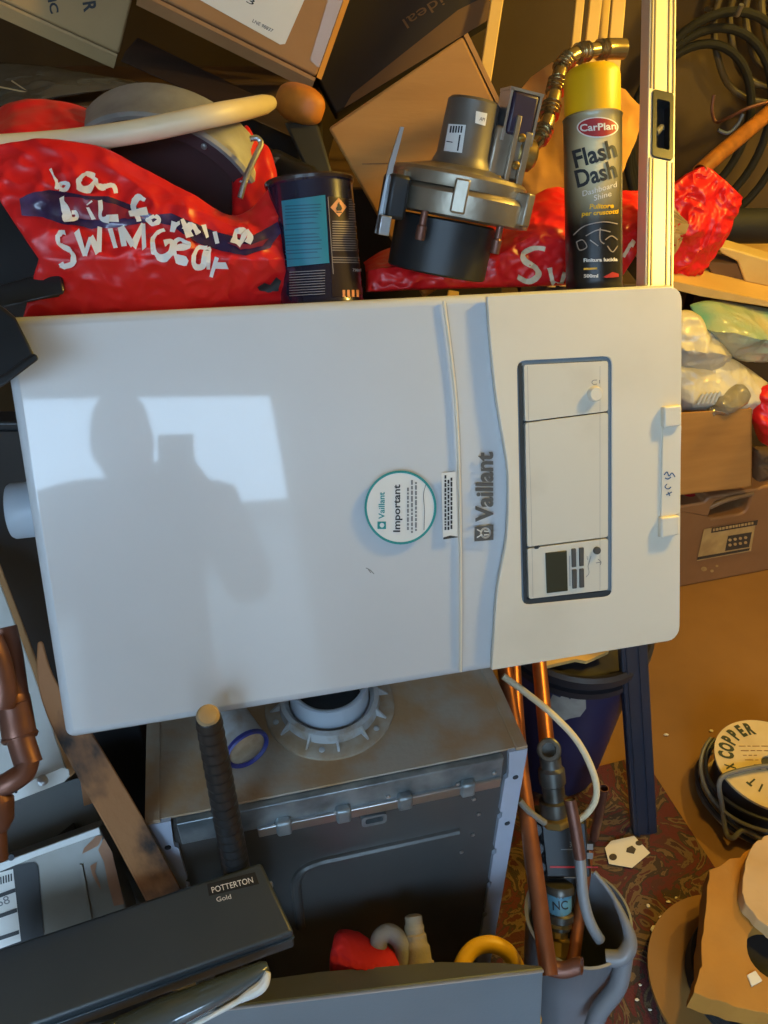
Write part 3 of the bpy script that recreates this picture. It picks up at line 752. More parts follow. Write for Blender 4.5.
seg('upper_union', at(556, 818, 1.23), at(550, 757, 1.22), [(.022, 0), (.024, .1), (.024, .3), (.018, .32), (.018, .55), (.021, .58), (.021, .8), (.017, .85), (.017, 1)], M_unionmetal)
bm = NB(); lathe(bm, at(549, 750, 1.215), (CAM-at(549, 735, 1.2)), [(.017, -.012), (.019, -.004), (.019, .006), (.0165, .008), (.011, .008), (.0105, -.006), (.001, -.007)], 28); finish(bm, 'open_elbow', M_unionmetal, Pm)
seg('brass_collar', at(556, 814, 1.222), at(557, 821, 1.225), [(.026, 0), (.028, .2), (.028, .8), (.026, 1)], M_brass, 8)
seg('lower_union', at(559, 884, 1.235), at(559, 928, 1.23), [(.022, 0), (.024, .08), (.024, .16), (.019, .2), (.019, .62), (.023, .66), (.023, .8), (.018, .85), (.018, 1)], M_unionmetal)
tp = seg('blue_tape', at(559, 893, 1.235), at(559, 915, 1.23), [(.0200, 0), (.0200, .6), (.017, 1)], M_bluetape)
tpf = surf(tp, .0007)
bm = NB(); add_text(bm, 'NC', (553, 910), (568, 909), 9, tpf, bold=0.01, sub=3); finish(bm, 'tape_lettering', M_ink, Pm)
seg('brass_nut', at(559, 921, 1.232), at(558, 957, 1.22), [(.020, 0), (.020, .15), (.014, .2), (.014, .45), (.021, .5), (.021, .9), (.017, 1)], M_brass, 10)

jg = V((at(581, 930, 1.22).x-.004, at(581, 930, 1.22).y, 0))
Jg = thing('grey_jug', (jg.x, jg.y, .0), 'open grey plastic jug holding pipe ends in front of the rug', 'jug')
jt = at(578, 915, 1.205); jb = V((jt.x+.005, jt.y-.02, .03))
bm = NB(); ax_ = (jt-jb); Lj = ax_.length
lathe(bm, jb, ax_, [(.055, 0), (.060, .01), (.072, Lj*.5), (.080, Lj-.004), (.083, Lj), (.079, Lj+.001), (.076, Lj-.006), (.066, Lj*.4), (.02, .012)], 40); finish(bm, 'body', M_jug, Jg)
axn = ax_.normalized()
bm = NB()
hp = spline([at(594, 872, 1.20), at(612, 895, 1.185), at(625, 922, 1.165), (at(630, 942, 1.155)), at(622, 957, 1.15), at(606, 958, 1.155)], 6)
tube(bm, hp, [.004]*8+[.005+.0006*min(i, 12) for i in range(len(hp)-8)], 12); finish(bm, 'rim_lip', M_jug, Jg)
bm = NB(); tube(bm, spline([at(624, 955, 1.155), at(618, 985, 1.165), at(600, 1010, 1.18), at(592, 1030, 1.20)], 6), .014, 12); finish(bm, 'handle', M_jug, Jg)
pipe('pipe_elbow', 'open ended brown pipe elbow lying across the grey jug below the brass valve', [at(545, 966, 1.12), at(562, 970, 1.115), at(578, 966, 1.11), at(582, 966, 1.108)], .0115, M_copperdull, .0025, cat='pipe fitting')

# scrap paper on the rug
pw = thing('paper_scrap', onZ(626, 850, .008), 'white six sided paper scrap with dark printed marks lying on the rug', 'paper')
PZ = .012
bm = NB(); prism(bm, [onZ(x, y, PZ) for x, y in ((605, 848), (611, 841), (634, 836), (650, 853), (632, 868), (609, 864))], Z*.0008); finish(bm, 'sheet', M_paper, pw)
pz = flat(V((0, 0, PZ+.0008)), Z, .0006)
bm = NB(); add_poly(bm, [[(627, 848), (632, 845.5), (636, 849), (634, 854), (626, 852)]], pz); finish(bm, 'printed_mark', M_paperdark, pw)
for q in (circle(613, 857, 4, 14, 3.4), circle(639, 843, 3.6, 14, 2.6)):
    bm = NB(); add_poly(bm, [q], pz); finish(bm, 'printed_mark', M_paperdark, pw)
crumbs = [(666, 735, 4), (711, 731, 4), (648, 906, 3), (654, 930, 6), (661, 940, 5), (662, 918, 4), (655, 948, 4), (652, 960, 4), (668, 902, 3), (676, 898, 2), (640, 985, 2), (655, 990, 2), (637, 1000, 2.5), (650, 1010, 2)]
for i, (x, y, s) in enumerate(crumbs):
    onr = y > 800; p = onZ(x, y, .008 if onr else .002); k = s*.0013
    b = NB(); bmesh.ops.create_icosphere(b, subdivisions=1, radius=k, matrix=Matrix.Translation(p+Z*k*.4) @ Matrix.Diagonal((1.2, .8, .5, 1)))
    for v in b.verts: v.co += V((wr(v.co, 300, i), wr(v.co, 300, i+9), 0))*k*.7
    tag(finish(b, 'plaster_crumb', M_paper), 'small pale plaster crumb on the floor and rug at right', 'crumb', 'plaster crumbs on the floor')

# ================================================================== COPPER CABLE DRUM, TAN FOAM, ROUND DRUM
sz = .13; scn = onZ(772, 764, sz)
Sp = thing('cable_drum', (scn.x, scn.y, 0), 'cable drum with pale printed top flange reading COPPER, standing on the floor', 'cable drum')
bm = NB(); plate(bm, [circle(scn.x, scn.y, .118, 56), circle(scn.x, scn.y, .022, 20)], lambda x, y, z: V((x, y, z)), sz-.006, sz); fl_ = finish(bm, 'top_flange', M_spoolcard, Sp)
bm = NB(); lathe(bm, (scn.x, scn.y, .006), Z, [(.100, 0), (.106, .02), (.106, .10), (.098, .117)], 48); finish(bm, 'wound_cable', M_cabledark, Sp)
bm = NB(); lathe(bm, (scn.x, scn.y, 0.0005), Z, [(.118, 0), (.118, .006)], 48); finish(bm, 'bottom_flange', M_spoolcard, Sp)
bm = NB(); lathe(bm, (scn.x, scn.y, sz-.02), Z, [(.0215, 0), (.0215, .012)], 24); finish(bm, 'hub_hole', M_gap, Sp)
bm = NB()
def arc_text(bm, s, rad, a0, a1, h, bold=.012):
    n = len(s)
    for i, ch in enumerate(s):
        a = math.radians(a0+(a1-a0)*(i/max(1, n-1)))
        v, f = text2d(ch, bold); x0 = min(q[0] for q in v); x1 = max(q[0] for q in v); xm = (x0+x1)/2
        d = V((math.cos(a), math.sin(a), 0)); t = V((d.y, -d.x, 0))
        print_mesh(v, f, lambda x, y: V((scn.x, scn.y, sz+.0008))+d*(rad+y*h/.73)+t*((x-xm)*h*.85), bm)
arc_text(bm, 'COPPER', .080, 166, 98, .030, .035)
finish(bm, 'flange_lettering', M_greenink, Sp); bm = NB(); arc_text(bm, 'X', .084, 184, 184, .020, .03)
finish(bm, 'flange_lettering', M_greenink, Sp); bm = NB(); arc_text(bm, 'TI-', .066, 216, 246, .022, .03)
finish(bm, 'flange_lettering', M_greenink, Sp)
bm = NB()
for i in range(6):
    y = .045-.012*i; xw = -.02+.004*i
    x = -.055 if i < 4 else -.04
    while x < .03:
        l = random.uniform(.006, .02); yy = y
        if x*x+yy*yy > .030**2: print_mesh([(x, yy), (x+l, yy), (x+l, yy+.002), (x, yy+.002)], [[0, 1, 2, 3]], lambda a, b_: V((scn.x+a, scn.y+b_, sz+.0006)), bm)
        x += l+.004
finish(bm, 'flange_small_print', M_cardedge, Sp)
cl = thing('cable_coil', (scn.x-.09, scn.y-.05, 0), 'grey and dark cable wound loosely over the printed cable drum', 'cable')
for k in range(6):
    b = NB(); zc = .012+.016*k; rr = .126+.008*math.sin(k*1.9)
    P = [V((scn.x+rr*math.cos(a), scn.y+rr*math.sin(a), zc+.012*math.sin(2*a+k))) for a in [math.radians(130+i*200/24) for i in range(25)]]
    tube(b, P, .0042, 8); finish(b, 'strand', M_cabledark if k % 2 else M_cablegrey, cl)
b = NB(); tube(b, spline([onZ(790, 772, sz+.008), onZ(768, 766, sz+.012), onZ(742, 770, sz+.012), onZ(724, 776, sz+.008), onZ(719, 786, sz-.01), onZ(722, 805, .075), onZ(726, 832, .03), onZ(733, 838, .04), onZ(745, 830, .055), onZ(770, 845, .05)], 6), .0052, 10); finish(b, 'loose_loop', M_cablegrey, cl)

# round board flange with cable, lying below the foam
dz = .05; dc = onZ(742, 984, dz)
Dr = thing('round_drum', (dc.x, dc.y, 0), 'brown round drum flange lying flat on the rug under the tan block', 'drum')
DRR = (onZ(651, 984, dz)-dc).length
bm = NB(); lathe(bm, (dc.x, dc.y, dz-.008), Z, [(DRR, 0), (DRR, .008), (.03, .008)], 64); finish(bm, 'flange', M_drum, Dr)
bm = NB(); lathe(bm, (dc.x, dc.y, 0.0075), Z, [(DRR*.6, 0), (DRR*.6, dz-.015)], 40); finish(bm, 'core', M_kraftdark, Dr)
bm = NB()
for k in range(4): lathe(bm, (dc.x+.01, dc.y, dz+.0005+.011*k), Z, [(DRR*.60, .006), (DRR*.60+.006, .0), (DRR*.66, .002), (DRR*.67, .007), (DRR*.66, .012), (DRR*.60, .012)], 48, cap0=False, cap1=False)
finish(bm, 'cable_turns', M_rubber, Dr)
# tan foam block with a round hole
fz = .17
fo = [(708, 874), (728, 865), (750, 855), (765, 848), (800, 850), (830, 930), (805, 1020), (768, 1009), (746, 1005), (724, 998), (710, 993), (697, 989), (701, 962), (705, 910)]
fo3 = [onZ(x, y, fz) for x, y in fo]; fcn = sum(fo3, V())/len(fo3)
fo2 = [(p.x, p.y) for p in fo3]
def rough_loop(lp, n, amp):
    out = []
    for i in range(len(lp)):
        a, b = V(lp[i]), V(lp[(i+1) % len(lp)])
        for k in range(n):
            q = a.lerp(b, k/n); out.append((q.x+amp*wr((q.x, q.y, 1), 60, 2), q.y+amp*wr((q.x, q.y, 1), 60, 8)))
    return out
hc = onZ(776, 952, fz)
Fm = thing('foam_block', (fcn.x, fcn.y, fz-.06), 'tan broken packing block with a dark round hole, in the lower right corner', 'packing block')
def ffn(x, y, z): return V((x, y, z + .05*(x-fcn.x) + .12*(y-fcn.y) + .004*wr((x, y, z), 25, 3)))
bm = NB(); plate(bm, [rough_loop(fo2, 5, .005), circle(hc.x, hc.y, .046, 28)], ffn, fz-.055, fz); finish(bm, 'block', M_foam, Fm, bevel=.006)
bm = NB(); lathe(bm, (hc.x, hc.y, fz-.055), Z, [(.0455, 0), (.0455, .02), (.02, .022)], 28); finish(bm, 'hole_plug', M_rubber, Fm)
pl = [onZ(x, y, fz+.03) for x, y in ((754, 846), (766, 842), (800, 846), (800, 930), (780, 935), (764, 926), (748, 908), (741, 895), (743, 866))]
bm = NB(); plate(bm, [rough_loop([(p.x, p.y) for p in pl], 4, .005)], ffn, fz+.001, fz+.03); finish(bm, 'raised_lip', M_foampale, Fm, bevel=.006)
bm = NB(); q = [onZ(x, y, fz+.004) for x, y in ((749, 972), (757, 968), (764, 978), (754, 983))]; plate(bm, [[(p.x, p.y) for p in q]], ffn, fz, fz+.003); finish(bm, 'paper_chip', M_paper, Fm)

# ================================================================== ON TOP OF THE WHITE BOILER
UP = -VB
# --- red printed bag at left
def vrow(pts, w): return [von(p[0], p[1], (p[2] if len(p) > 2 else w)) for p in pts]
RB = thing('red_carrier_bag', vp(.12, 0, .1), 'red plastic carrier bag with white swim gear lettering, left on top of the white boiler', 'bag')
topr = vrow([(-12, 150), (45, 141), (105, 150), (150, 173), (195, 197), (228, 216), (248, 212), (268, 190)], .09)
midr = vrow([(0, 200), (55, 200), (110, 200), (155, 205), (200, 215), (235, 230), (258, 228), (278, 218)], .075)
lowr = vrow([(40, 260), (80, 262), (120, 262), (160, 262), (200, 262), (235, 262), (262, 262), (284, 260)], .065)
botr = vrow([(24, 322), (66, 320), (108, 318), (150, 315), (190, 313), (230, 310), (262, 308), (289, 306)], .10)
bm = NB(); pillow(bm, [topr, midr, lowr, botr], -VN, .014, .012, .0045, 24, 3, 140, 90); bagf = finish(bm, 'front_sheet', M_red, RB, smooth=60)
t2 = vrow([(-12, 116), (20, 103), (50, 103), (82, 108), (104, 122), (112, 150)], .24); m2 = vrow([(-12, 145), (20, 140), (50, 140), (82, 140), (104, 150), (116, 170)], .19); b2 = vrow([(-12, 185), (20, 180), (50, 178), (82, 178), (104, 185), (118, 195)], .185)
bm = NB(); pillow(bm, [t2, m2, b2], -VN, .02, .012, .006, 20, 9, 40, 24); finish(bm, 'rear_sheet', M_red, RB, smooth=60)
t3 = vrow([(232, 165), (244, 128), (256, 142), (268, 150), (276, 172)], .20); b3 = vrow([(232, 235), (244, 238), (258, 238), (270, 236), (282, 232)], .15)
bm = NB(); pillow(bm, [t3, b3], -VN, .010, .008, .005, 24, 4, 24, 24); finish(bm, 'handle_flap', M_red, RB, smooth=60)
bs = surf(bagf, .0016); bs2 = surf(bagf, .0034)
bm = NB()
add_poly(bm, [[(20, 199), (34, 193), (50, 191), (66, 193), (84, 196), (108, 197), (135, 207), (152, 215), (172, 214), (190, 222), (215, 232), (243, 240), (262, 232), (277, 222), (280, 233), (270, 248), (246, 256), (222, 252), (196, 243), (172, 226), (152, 222), (120, 227), (92, 229), (60, 224), (44, 218), (22, 216)]], bs, sub=5); finish(bm, 'purple_print', M_redclear, RB)
bm = NB()
add_poly(bm, [[(60, 200), (80, 199), (105, 203), (130, 212), (146, 218), (118, 221), (92, 221), (66, 219)]], bs2, sub=5)
finish(bm, 'rose_print', M_pink, RB)
bm = NB(); add_poly(bm, [[(228, 244), (250, 246), (268, 240), (262, 248), (240, 251)]], bs2, sub=5)
finish(bm, 'rose_print', M_pink, RB)
c = lambda L: [(30+x/2.954, 90+y/2.954) for x, y in L]
STR = [c(s) for s in (
    [(66, 242), (78, 275), (88, 302)], [(88, 302), (108, 305), (120, 288), (106, 278), (90, 290)],
    [(192, 264), (168, 258), (146, 275), (154, 300), (180, 298), (194, 268), (200, 292), (222, 296)], [(222, 294), (244, 290), (250, 312)],
    [(98, 326), (108, 360), (116, 388), (136, 388), (142, 365), (118, 362)], [(176, 352), (190, 388)], [(174, 336), (178, 340)], [(208, 332), (215, 380), (240, 386)], [(232, 382), (264, 384)],
    [(345, 332), (325, 324), (312, 345), (320, 392)], [(298, 376), (348, 362)], [(366, 374), (350, 386), (366, 400), (382, 386), (366, 374)],
    [(430, 396), (424, 424)], [(424, 408), (444, 398)], [(450, 386), (472, 440)], [(460, 420), (476, 404), (494, 430)], [(506, 400), (520, 442)], [(548, 424), (556, 458)],
    [(592, 450), (622, 456), (632, 426), (612, 424), (602, 448), (622, 466)], [(638, 420), (648, 440), (640, 458)],
    [(112, 424), (86, 430), (90, 460), (126, 480), (130, 505), (104, 518), (94, 508)],
    [(140, 420), (168, 490)], [(168, 490), (180, 440)], [(180, 440), (206, 486)], [(206, 486), (206, 410)], [(240, 406), (258, 476)],
    [(268, 402), (284, 470)], [(270, 402), (306, 466)], [(306, 466), (334, 400)], [(334, 400), (338, 468)],
    [(402, 418), (372, 430), (364, 470), (386, 496), (416, 486), (418, 456), (398, 460)],
    [(430, 474), (462, 464), (452, 446), (430, 458), (430, 492), (462, 506)],
    [(522, 472), (490, 470), (480, 508), (506, 514), (524, 474), (524, 522)], [(552, 498), (536, 548)], [(546, 512), (582, 512)])]
bm = NB(); add_strokes(bm, STR, 4.8, surf(bagf, .0050)); finish(bm, 'white_lettering', M_whiteprint, RB)
bm = NB(); add_poly(bm, [[(257, 286), (264, 282), (270, 284), (276, 276), (281, 280), (278, 290), (268, 292), (259, 290)]], bs, sub=4); finish(bm, 'swimmer_print', M_ink, RB)

# --- round metal cover lying in the bag
dco = von(166, 212, .225)
Dm = thing('metal_cover', vp(.15, 0, .2), 'dull grey round metal cover sticking up out of the red lettered bag', 'metal cover')
dax = (VN*-0.60 - UP*0.70 - VA*0.28).normalized()
R_ = .122
bm = NB(); lathe(bm, dco, dax, [(R_, -.062), (R_+.003, -.060), (R_+.003, -.004), (R_, 0), (R_-.004, 0), (R_-.006, -.004)], 72, cap0=False, cap1=False); finish(bm, 'rim_band', M_galv, Dm)
bm = NB(); lathe(bm, dco, dax, [(R_-.001, -.062), (R_-.005, -.006), (R_-.022, -.004), (R_-.026, -.018), (.02, -.020)], 72); finish(bm, 'inner_dish', M_rustpink, Dm)
uu = dax.orthogonal().normalized(); ww = dax.cross(uu)
for k in range(12):
    a = 2*PI*k/12+.1; bm = NB(); lathe(bm, dco+uu*(R_-.013)*math.cos(a)+ww*(R_-.013)*math.sin(a)-dax*.004, dax, [(.0035, 0), (.0035, .002), (.002, .003)], 10); finish(bm, 'rivet', M_galv, Dm)
# wire hook, small bottle
tag(mk('wire_hook', M_steel, lambda b: tube(b, spline([von(240, 198, .12), von(247, 175, .12), von(256, 155, .125), (von(261, 144, .13)), von(257, 138, .13), von(250, 139, .13)], 6), .0032, 10)), 'bent steel wire hook standing beside the round metal cover', 'hook')
sb = thing('glue_bottle', von(240, 170, .15), 'tiny pale bottle with a red nozzle behind the wire hook', 'bottle')
q0, q1 = von(241, 166, .225), von(244, 145, .225)
bm = NB(); lathe(bm, q0, q1-q0, [(.008, 0), (.010, .002), (.010, .018), (.006, .023)], 16); finish(bm, 'body', M_offwhite, sb)
bm = NB(); lathe(bm, q1, q1-q0, [(.006, -.004), (.006, .004), (.0015, .020)], 16); finish(bm, 'nozzle', M_red, sb)
# cream tube and mallet
cp = spline([at(-40, 149, .78), at(60, 142, .80), at(140, 131, .80), at(210, 116, .81), at(245, 109, .87), at(270, 103, 1.0)], 8)
ct = tag(mk('cream_pipe', M_creampipe, lambda b: tube(b, cp, [.0115]*(len(cp)-3)+[.0105, .0095, .009], 18)), 'cream plastic pipe lying across the red lettered bag to the orange mallet', 'pipe')
ml = thing('mallet', at(300, 130, 1.05), 'orange rounded mallet head on a flat grey handle below the labelled cardboard box', 'mallet')
mc = at(300, 104, 1.06); mx = (at(322, 112, 1.04)-at(276, 97, 1.08)).normalized(); mz = (CAM-mc).normalized(); mz = (mz-mx*mz.dot(mx)).normalized(); my = mz.cross(mx)
bm = NB(); bmesh.ops.create_uvsphere(bm, u_segments=32, v_segments=20, radius=1)
for v in bm.verts:
    x, y, z = v.co; k = (abs(z)**4); s = 1-.0*k
    sx = math.copysign(abs(x)**.8, x); sy = math.copysign(abs(y)**.8, y)
    v.co = mc + mx*(sx*.040) + my*(sy*.025) + mz*(z*.024) + mx*.002*wr(v.co, 2, 4)
finish(bm, 'head', M_mallet, ml)
bm = NB(); slab(bm, [at(284, 122, 1.06), at(318, 124, 1.06), at(332, 172, 1.04), at(330, 178, 1.04), at(306, 170, 1.04)], [at(284, 122, 1.085), at(318, 124, 1.085), at(332, 172, 1.065), at(330, 178, 1.065), at(306, 170, 1.065)]); finish(bm, 'handle', M_greygreen, ml, bevel=.004)
# dark tool grip
dg = thing('tool_grip', at(290, 190, 1.03), 'dark grey rounded tool grip behind the paint tin', 'tool')
bm = NB(); tube(bm, spline([at(266, 160, 1.08), at(285, 170, 1.06), at(310, 182, 1.04), at(345, 190, 1.03)], 6), [.017]*3+[.020]*10+[.014]*6, 16); finish(bm, 'grip', M_blackplastic, dg)
bm = NB(); lathe(bm, at(277, 164, 1.048), CAM-at(277, 164, 1.04), [(.009, 0), (.009, .003), (.004, .004)], 16); finish(bm, 'button', M_button, dg)

# --- paint tin
tu, tv = vuv(321.5, 298, .09); tb = vp(tu, -.0005, .09)
Tn = thing('paint_tin', tb, 'navy paint tin with a turquoise label and orange hazard diamond on the white boiler', 'tin')
tr = .0475; th = .133
tax = (UP*1.0+VA*-.03-VN*.02).normalized()
bm = NB(); lathe(bm, tb, tax, [(tr-.001, 0), (tr+.0008, .001), (tr+.0008, .004), (tr-.0005, .006), (tr-.0005, th-.006), (tr+.001, th-.004)], 64); tbody = finish(bm, 'body', M_navytin, Tn)
bm = NB(); lathe(bm, tb, tax, [(tr+.001, th-.004), (tr+.0018, th-.001), (tr+.001, th+.001), (tr-.004, th+.001), (tr-.006, th-.004), (.01, th-.004)], 64, cap0=False); finish(bm, 'lid_rim', M_tinbrown, Tn)
ts = surf(tbody, .0006); ts2 = surf(tbody, .0011); ts3 = surf(tbody, .0016)
bm = NB(); add_poly(bm, [[(328, 196), (363, 201), (364, 294), (332, 297)]], ts, sub=4); finish(bm, 'dark_label', M_tinbrown, Tn)
bm = NB(); add_poly(bm, [[(282, 201), (325, 195), (329, 263), (288, 267)]], ts2, sub=4); finish(bm, 'turquoise_label', M_tinteal, Tn)
bm = NB(); y = 204
while y < 261:
    add_poly(bm, [[(286, y+1.8), (322-random.uniform(0, 10), y), (322-random.uniform(0, 4), y+1.1), (286, y+2.9)]], ts3, sub=5); y += random.choice((3.2, 3.2, 5.5))
finish(bm, 'turquoise_small_print', M_tintealline, Tn)
bm = NB()
y = 221
while y < 262:
    if not 250 < y < 256: add_poly(bm, [[(332, y), (360-random.uniform(0, 5), y+.5), (359, y+1.3), (332, y+.9)]], ts2, sub=5)
    y += 2.4
y = 199
while y < 219: add_poly(bm, [[(348, y), (360, y+.6), (360, y+1.5), (348, y+1)]], ts2, sub=5); y += 2.4
for x in (327, 359.5): pass
add_strokes(bm, [[(327.6, 197), (333, 274)], [(333, 274), (362, 274)]], .7, ts2)
y = 270
while y < 294: add_poly(bm, [[(290, y+2), (325, y), (325, y+.7), (290, y+2.7)]], ts2, sub=5); y += 2.6
finish(bm, 'small_print', M_tinlines, Tn)
bm = NB(); add_poly(bm, [[(338, 198), (346, 207), (338.5, 217), (330, 207.5)]], ts2, sub=3); finish(bm, 'hazard_diamond', M_orangeprint, Tn)
bm = NB()
for x in (342, 346.5, 351, 355.5): add_poly(bm, [[(x, 290), (x+2.6, 290), (x+2.8, 297), (x+.2, 297)]], ts2)
finish(bm, 'orange_bars', M_orangeprint, Tn)
bm = NB(); add_poly(bm, [[(336, 211), (335.2, 208.5), (336.5, 206.5), (336.8, 204.5), (338.2, 202), (338.8, 204.5), (340.2, 206), (341.2, 208.5), (340.3, 211)]], ts3); add_poly(bm, [[(335.5, 212), (341, 212), (341, 213), (335.5, 213)]], ts3); finish(bm, 'flame_symbol', M_ink, Tn)
bm = NB(); add_text(bm, '750ml', (352, 271.5), (360.5, 271.5), 3, ts2); finish(bm, 'volume_lettering', M_whiteprint, Tn)

# --- second red bag under the fan
R2 = thing('red_plastic_bag', vp(.5, 0, .15), 'red plastic bag with a white S spread under the metal fan', 'bag')
ta = vrow([(364, 262), (384, 250), (410, 245), (450, 240), (490, 225), (520, 205), (545, 190), (570, 190), (600, 195), (622, 192), (643, 193)], .20)
mb = vrow([(366, 272), (386, 270), (412, 270), (450, 268), (490, 258), (522, 240), (548, 232), (575, 235), (600, 240), (622, 235), (643, 215)], .13)
tb2 = vrow([(366, 292), (388, 291.5), (412, 290), (450, 289), (490, 288), (522, 287), (548, 286), (575, 285), (598, 285), (615, 280), (640, 240)], .12)
bm = NB(); pillow(bm, [ta, mb, tb2], -VN, .018, .02, .006, 28, 6, 120, 50); bag2 = finish(bm, 'sheet', M_red, R2, smooth=60)
b2s = surf(bag2, .0018)
c2 = lambda L: [(370+x/4.518, 80+y/4.518) for x, y in L]
bm = NB(); add_strokes(bm, [c2([(790, 765), (740, 758), (690, 790), (700, 820), (745, 850), (758, 885), (715, 910), (665, 890)])], 5.0, b2s); finish(bm, 'white_lettering', M_creamprint, R2); bm = NB()
add_strokes(bm, [[(549, 268), (553, 282), (560, 284), (564, 272)]], 4.5, b2s); finish(bm, 'white_lettering', M_creamprint, R2); bm = NB(); add_strokes(bm, [[(633, 240), (628, 248), (622, 257)], [(630, 247), (634, 241)]], 4, b2s); finish(bm, 'white_lettering', M_creamprint, R2)

# --- fan / gas blower
fd = .905
fb0 = at(438, 262, fd); fz_ = (UP*1 + VA*.20 - VN*.24).normalized(); fx = (VA - fz_*VA.dot(fz_)).normalized(); fy = fz_.cross(fx)
def fp(x, y, z): return fb0 + fx*x + fy*y + fz_*z
Fn = thing('boiler_fan', fp(0, 0, -.01), 'grey metal boiler fan with a motor and brass flexible hose sitting on the red bag', 'fan')
def fl2(name, prof, m, o=(0, 0), seg=48, **k):
    b = NB(); lathe(b, fp(o[0], o[1], 0), fz_, prof, seg, **k); return finish(b, name, m, Fn)
fl2('black_base', [(.056, -.012), (.058, -.010), (.058, .046), (.054, .048)], M_blackplastic)
fl2('volute_flange', [(.072, .050), (.082, .052), (.083, .058), (.083, .074), (.080, .078), (.076, .080)], M_cast, (.012, 0), 56)
fl2('upper_plate', [(.077, .080), (.078, .083), (.078, .092), (.074, .096), (.05, .100), (.040, .104)], M_cast, (.006, 0), 56)
fl2('motor', [(.040, .100), (.035, .106), (.031, .116), (.029, .170), (.026, .173)], M_motor, (.006, 0))
for a in (20, 75, 130, 200, 250, 310):
    a = math.radians(a); b = NB(); x, y = .012+.080*math.cos(a), .080*math.sin(a)
    box(b, fp(x, y, .072), fx*math.cos(a)+fy*math.sin(a), -fx*math.sin(a)+fy*math.cos(a), fz_, (.018, .016, .034)); finish(b, 'flange_clip', M_cast, Fn, bevel=.002)
for x, y in ((-.046, -.060), (.040, -.066)):
    b = NB(); lathe(b, fp(x, y, .018), fz_, [(.005, .004), (.0055, .006), (.0055, .018), (.004, .020), (.004, .034)], 14); finish(b, 'bolt', M_copperdull, Fn)
b = NB(); plate(b, [[(-.090, .02), (-.083, .02), (-.081, .09), (-.077, .128), (-.081, .128), (-.087, .09)]], lambda x, y, w: fp(x, w, y), -.035, -.032); finish(b, 'side_bracket', M_steel, Fn)
b = NB(); box(b, fp(-.074, -.03, .060), fx, fy, fz_, (.022, .04, .045)); finish(b, 'side_housing', M_blackplastic, Fn, bevel=.004)
b = NB(); box(b, fp(-.086, -.054, .030), fx, fy, fz_, (.012, .01, .02)); finish(b, 'side_clip', M_steel, Fn, bevel=.001)
# gas valve beside the motor
b = NB(); box(b, fp(.046, -.006, .126), fx, fy, fz_, (.036, .040, .052)); finish(b, 'valve_body', M_cast, Fn, bevel=.003)
b = NB(); box(b, fp(.054, -.012, .166), fx, fy, fz_, (.030, .034, .042)); finish(b, 'solenoid_coil', M_purplecoil, Fn, bevel=.003)
b = NB()
for x in (.0365, .0715): box(b, fp(x, -.012, .164), fx, fy, fz_, (.003, .030, .052))
box(b, fp(.054, -.012, .189), fx, fy, fz_, (.040, .030, .003)); finish(b, 'solenoid_frame', M_steel, Fn)
b = NB(); box(b, fp(.066, -.028, .116), fx, fy, fz_, (.008, .006, .07)); box(b, fp(.050, -.029, .122), fx, fy, fz_, (.006, .005, .085)); finish(b, 'valve_bracket', M_cast, Fn, bevel=.001)
for x, z in ((.058, .144), (.058, .116), (.040, .098)):
    b = NB(); lathe(b, fp(x, -.028, z), -fy, [(.0045, 0), (.0045, .003), (.002, .005)], 12); finish(b, 'screw', M_brass, Fn)
b = NB(); lathe(b, fp(.060, -.012, .130), fx, [(.016, 0), (.017, .004), (.017, .02), (.013, .024)], 20); finish(b, 'hose_union', M_brass, Fn)
mo = [o for o in Fn.children if o.name.startswith('motor')][0]
ms = surf(mo, .0006); ms2 = surf(mo, .0011)
b = NB(); add_poly(b, [[(449, 124), (466, 125), (462, 153), (444, 151)]], ms, sub=3); finish(b, 'sticker', M_sticker, Fn); b = NB(); add_poly(b, [[(476, 111), (487, 113.5), (485, 126), (475, 123)]], ms, sub=3); finish(b, 'sticker', M_sticker, Fn)
b = NB()
for k in range(5): add_poly(b, [[(451+k*2.6, 126), (452.6+k*2.6, 126.2), (451.6+k*2.6, 133), (450+k*2.6, 132.8)]], ms2)
add_poly(b, [[(459.5, 135), (461, 135), (458.5, 151), (457, 151)]], ms2); add_poly(b, [[(447, 141), (453, 142), (453, 143), (447, 142)]], ms2)
add_text(b, 'AM', (479, 120.5), (484, 121.5), 4, ms2); finish(b, 'sticker_print', M_ink, Fn)
hpx = [(517, 152, .915), (533, 146, .92), (545, 128, .925), (551, 108, .93), (556, 88, .935), (561, 70, .94), (572, 56, .945), (590, 51, .955), (608, 49, .965), (624, 49, .97)]
hp = spline([at(x, y, d) for x, y, d in hpx], 40); L = 0; rad = []
for i, p in enumerate(hp):
    if i: L += (p-hp[i-1]).length
    ph = (L % .034)/.034
    r = .0088
    if ph < .5: r = .0106 + .0016*math.cos(ph/.5*3*2*PI)
    if L > .215: r = .0120
    rad.append(r)
b = NB(); tube(b, hp, rad, 18, hollow=.002); finish(b, 'flexible_hose', M_brasshose, Fn)

# --- aerosol can
cu_, cv_ = vuv(594, 283, .06); cb = vp(cu_, -.0005, .06)
Cn = thing('spray_can', cb, 'tall black dashboard spray can with a yellow cap standing on the white boiler', 'spray can')
cax2 = (UP - VA*.012 - VN*.03).normalized(); cr = .0325
def hpx_at(y):  # height along can axis for image row y
    q = onP(594, y, cb - VN*cr*.9, VN); return (q-cb).dot(cax2)
hS, hC = hpx_at(110), hpx_at(62)
bm = NB(); lathe(bm, cb, cax2, [(cr-.002, 0), (cr+.0006, .001), (cr+.0006, .004), (cr, .006), (cr, hS-.004), (cr+.0008, hS-.002), (cr-.001, hS)], 72)
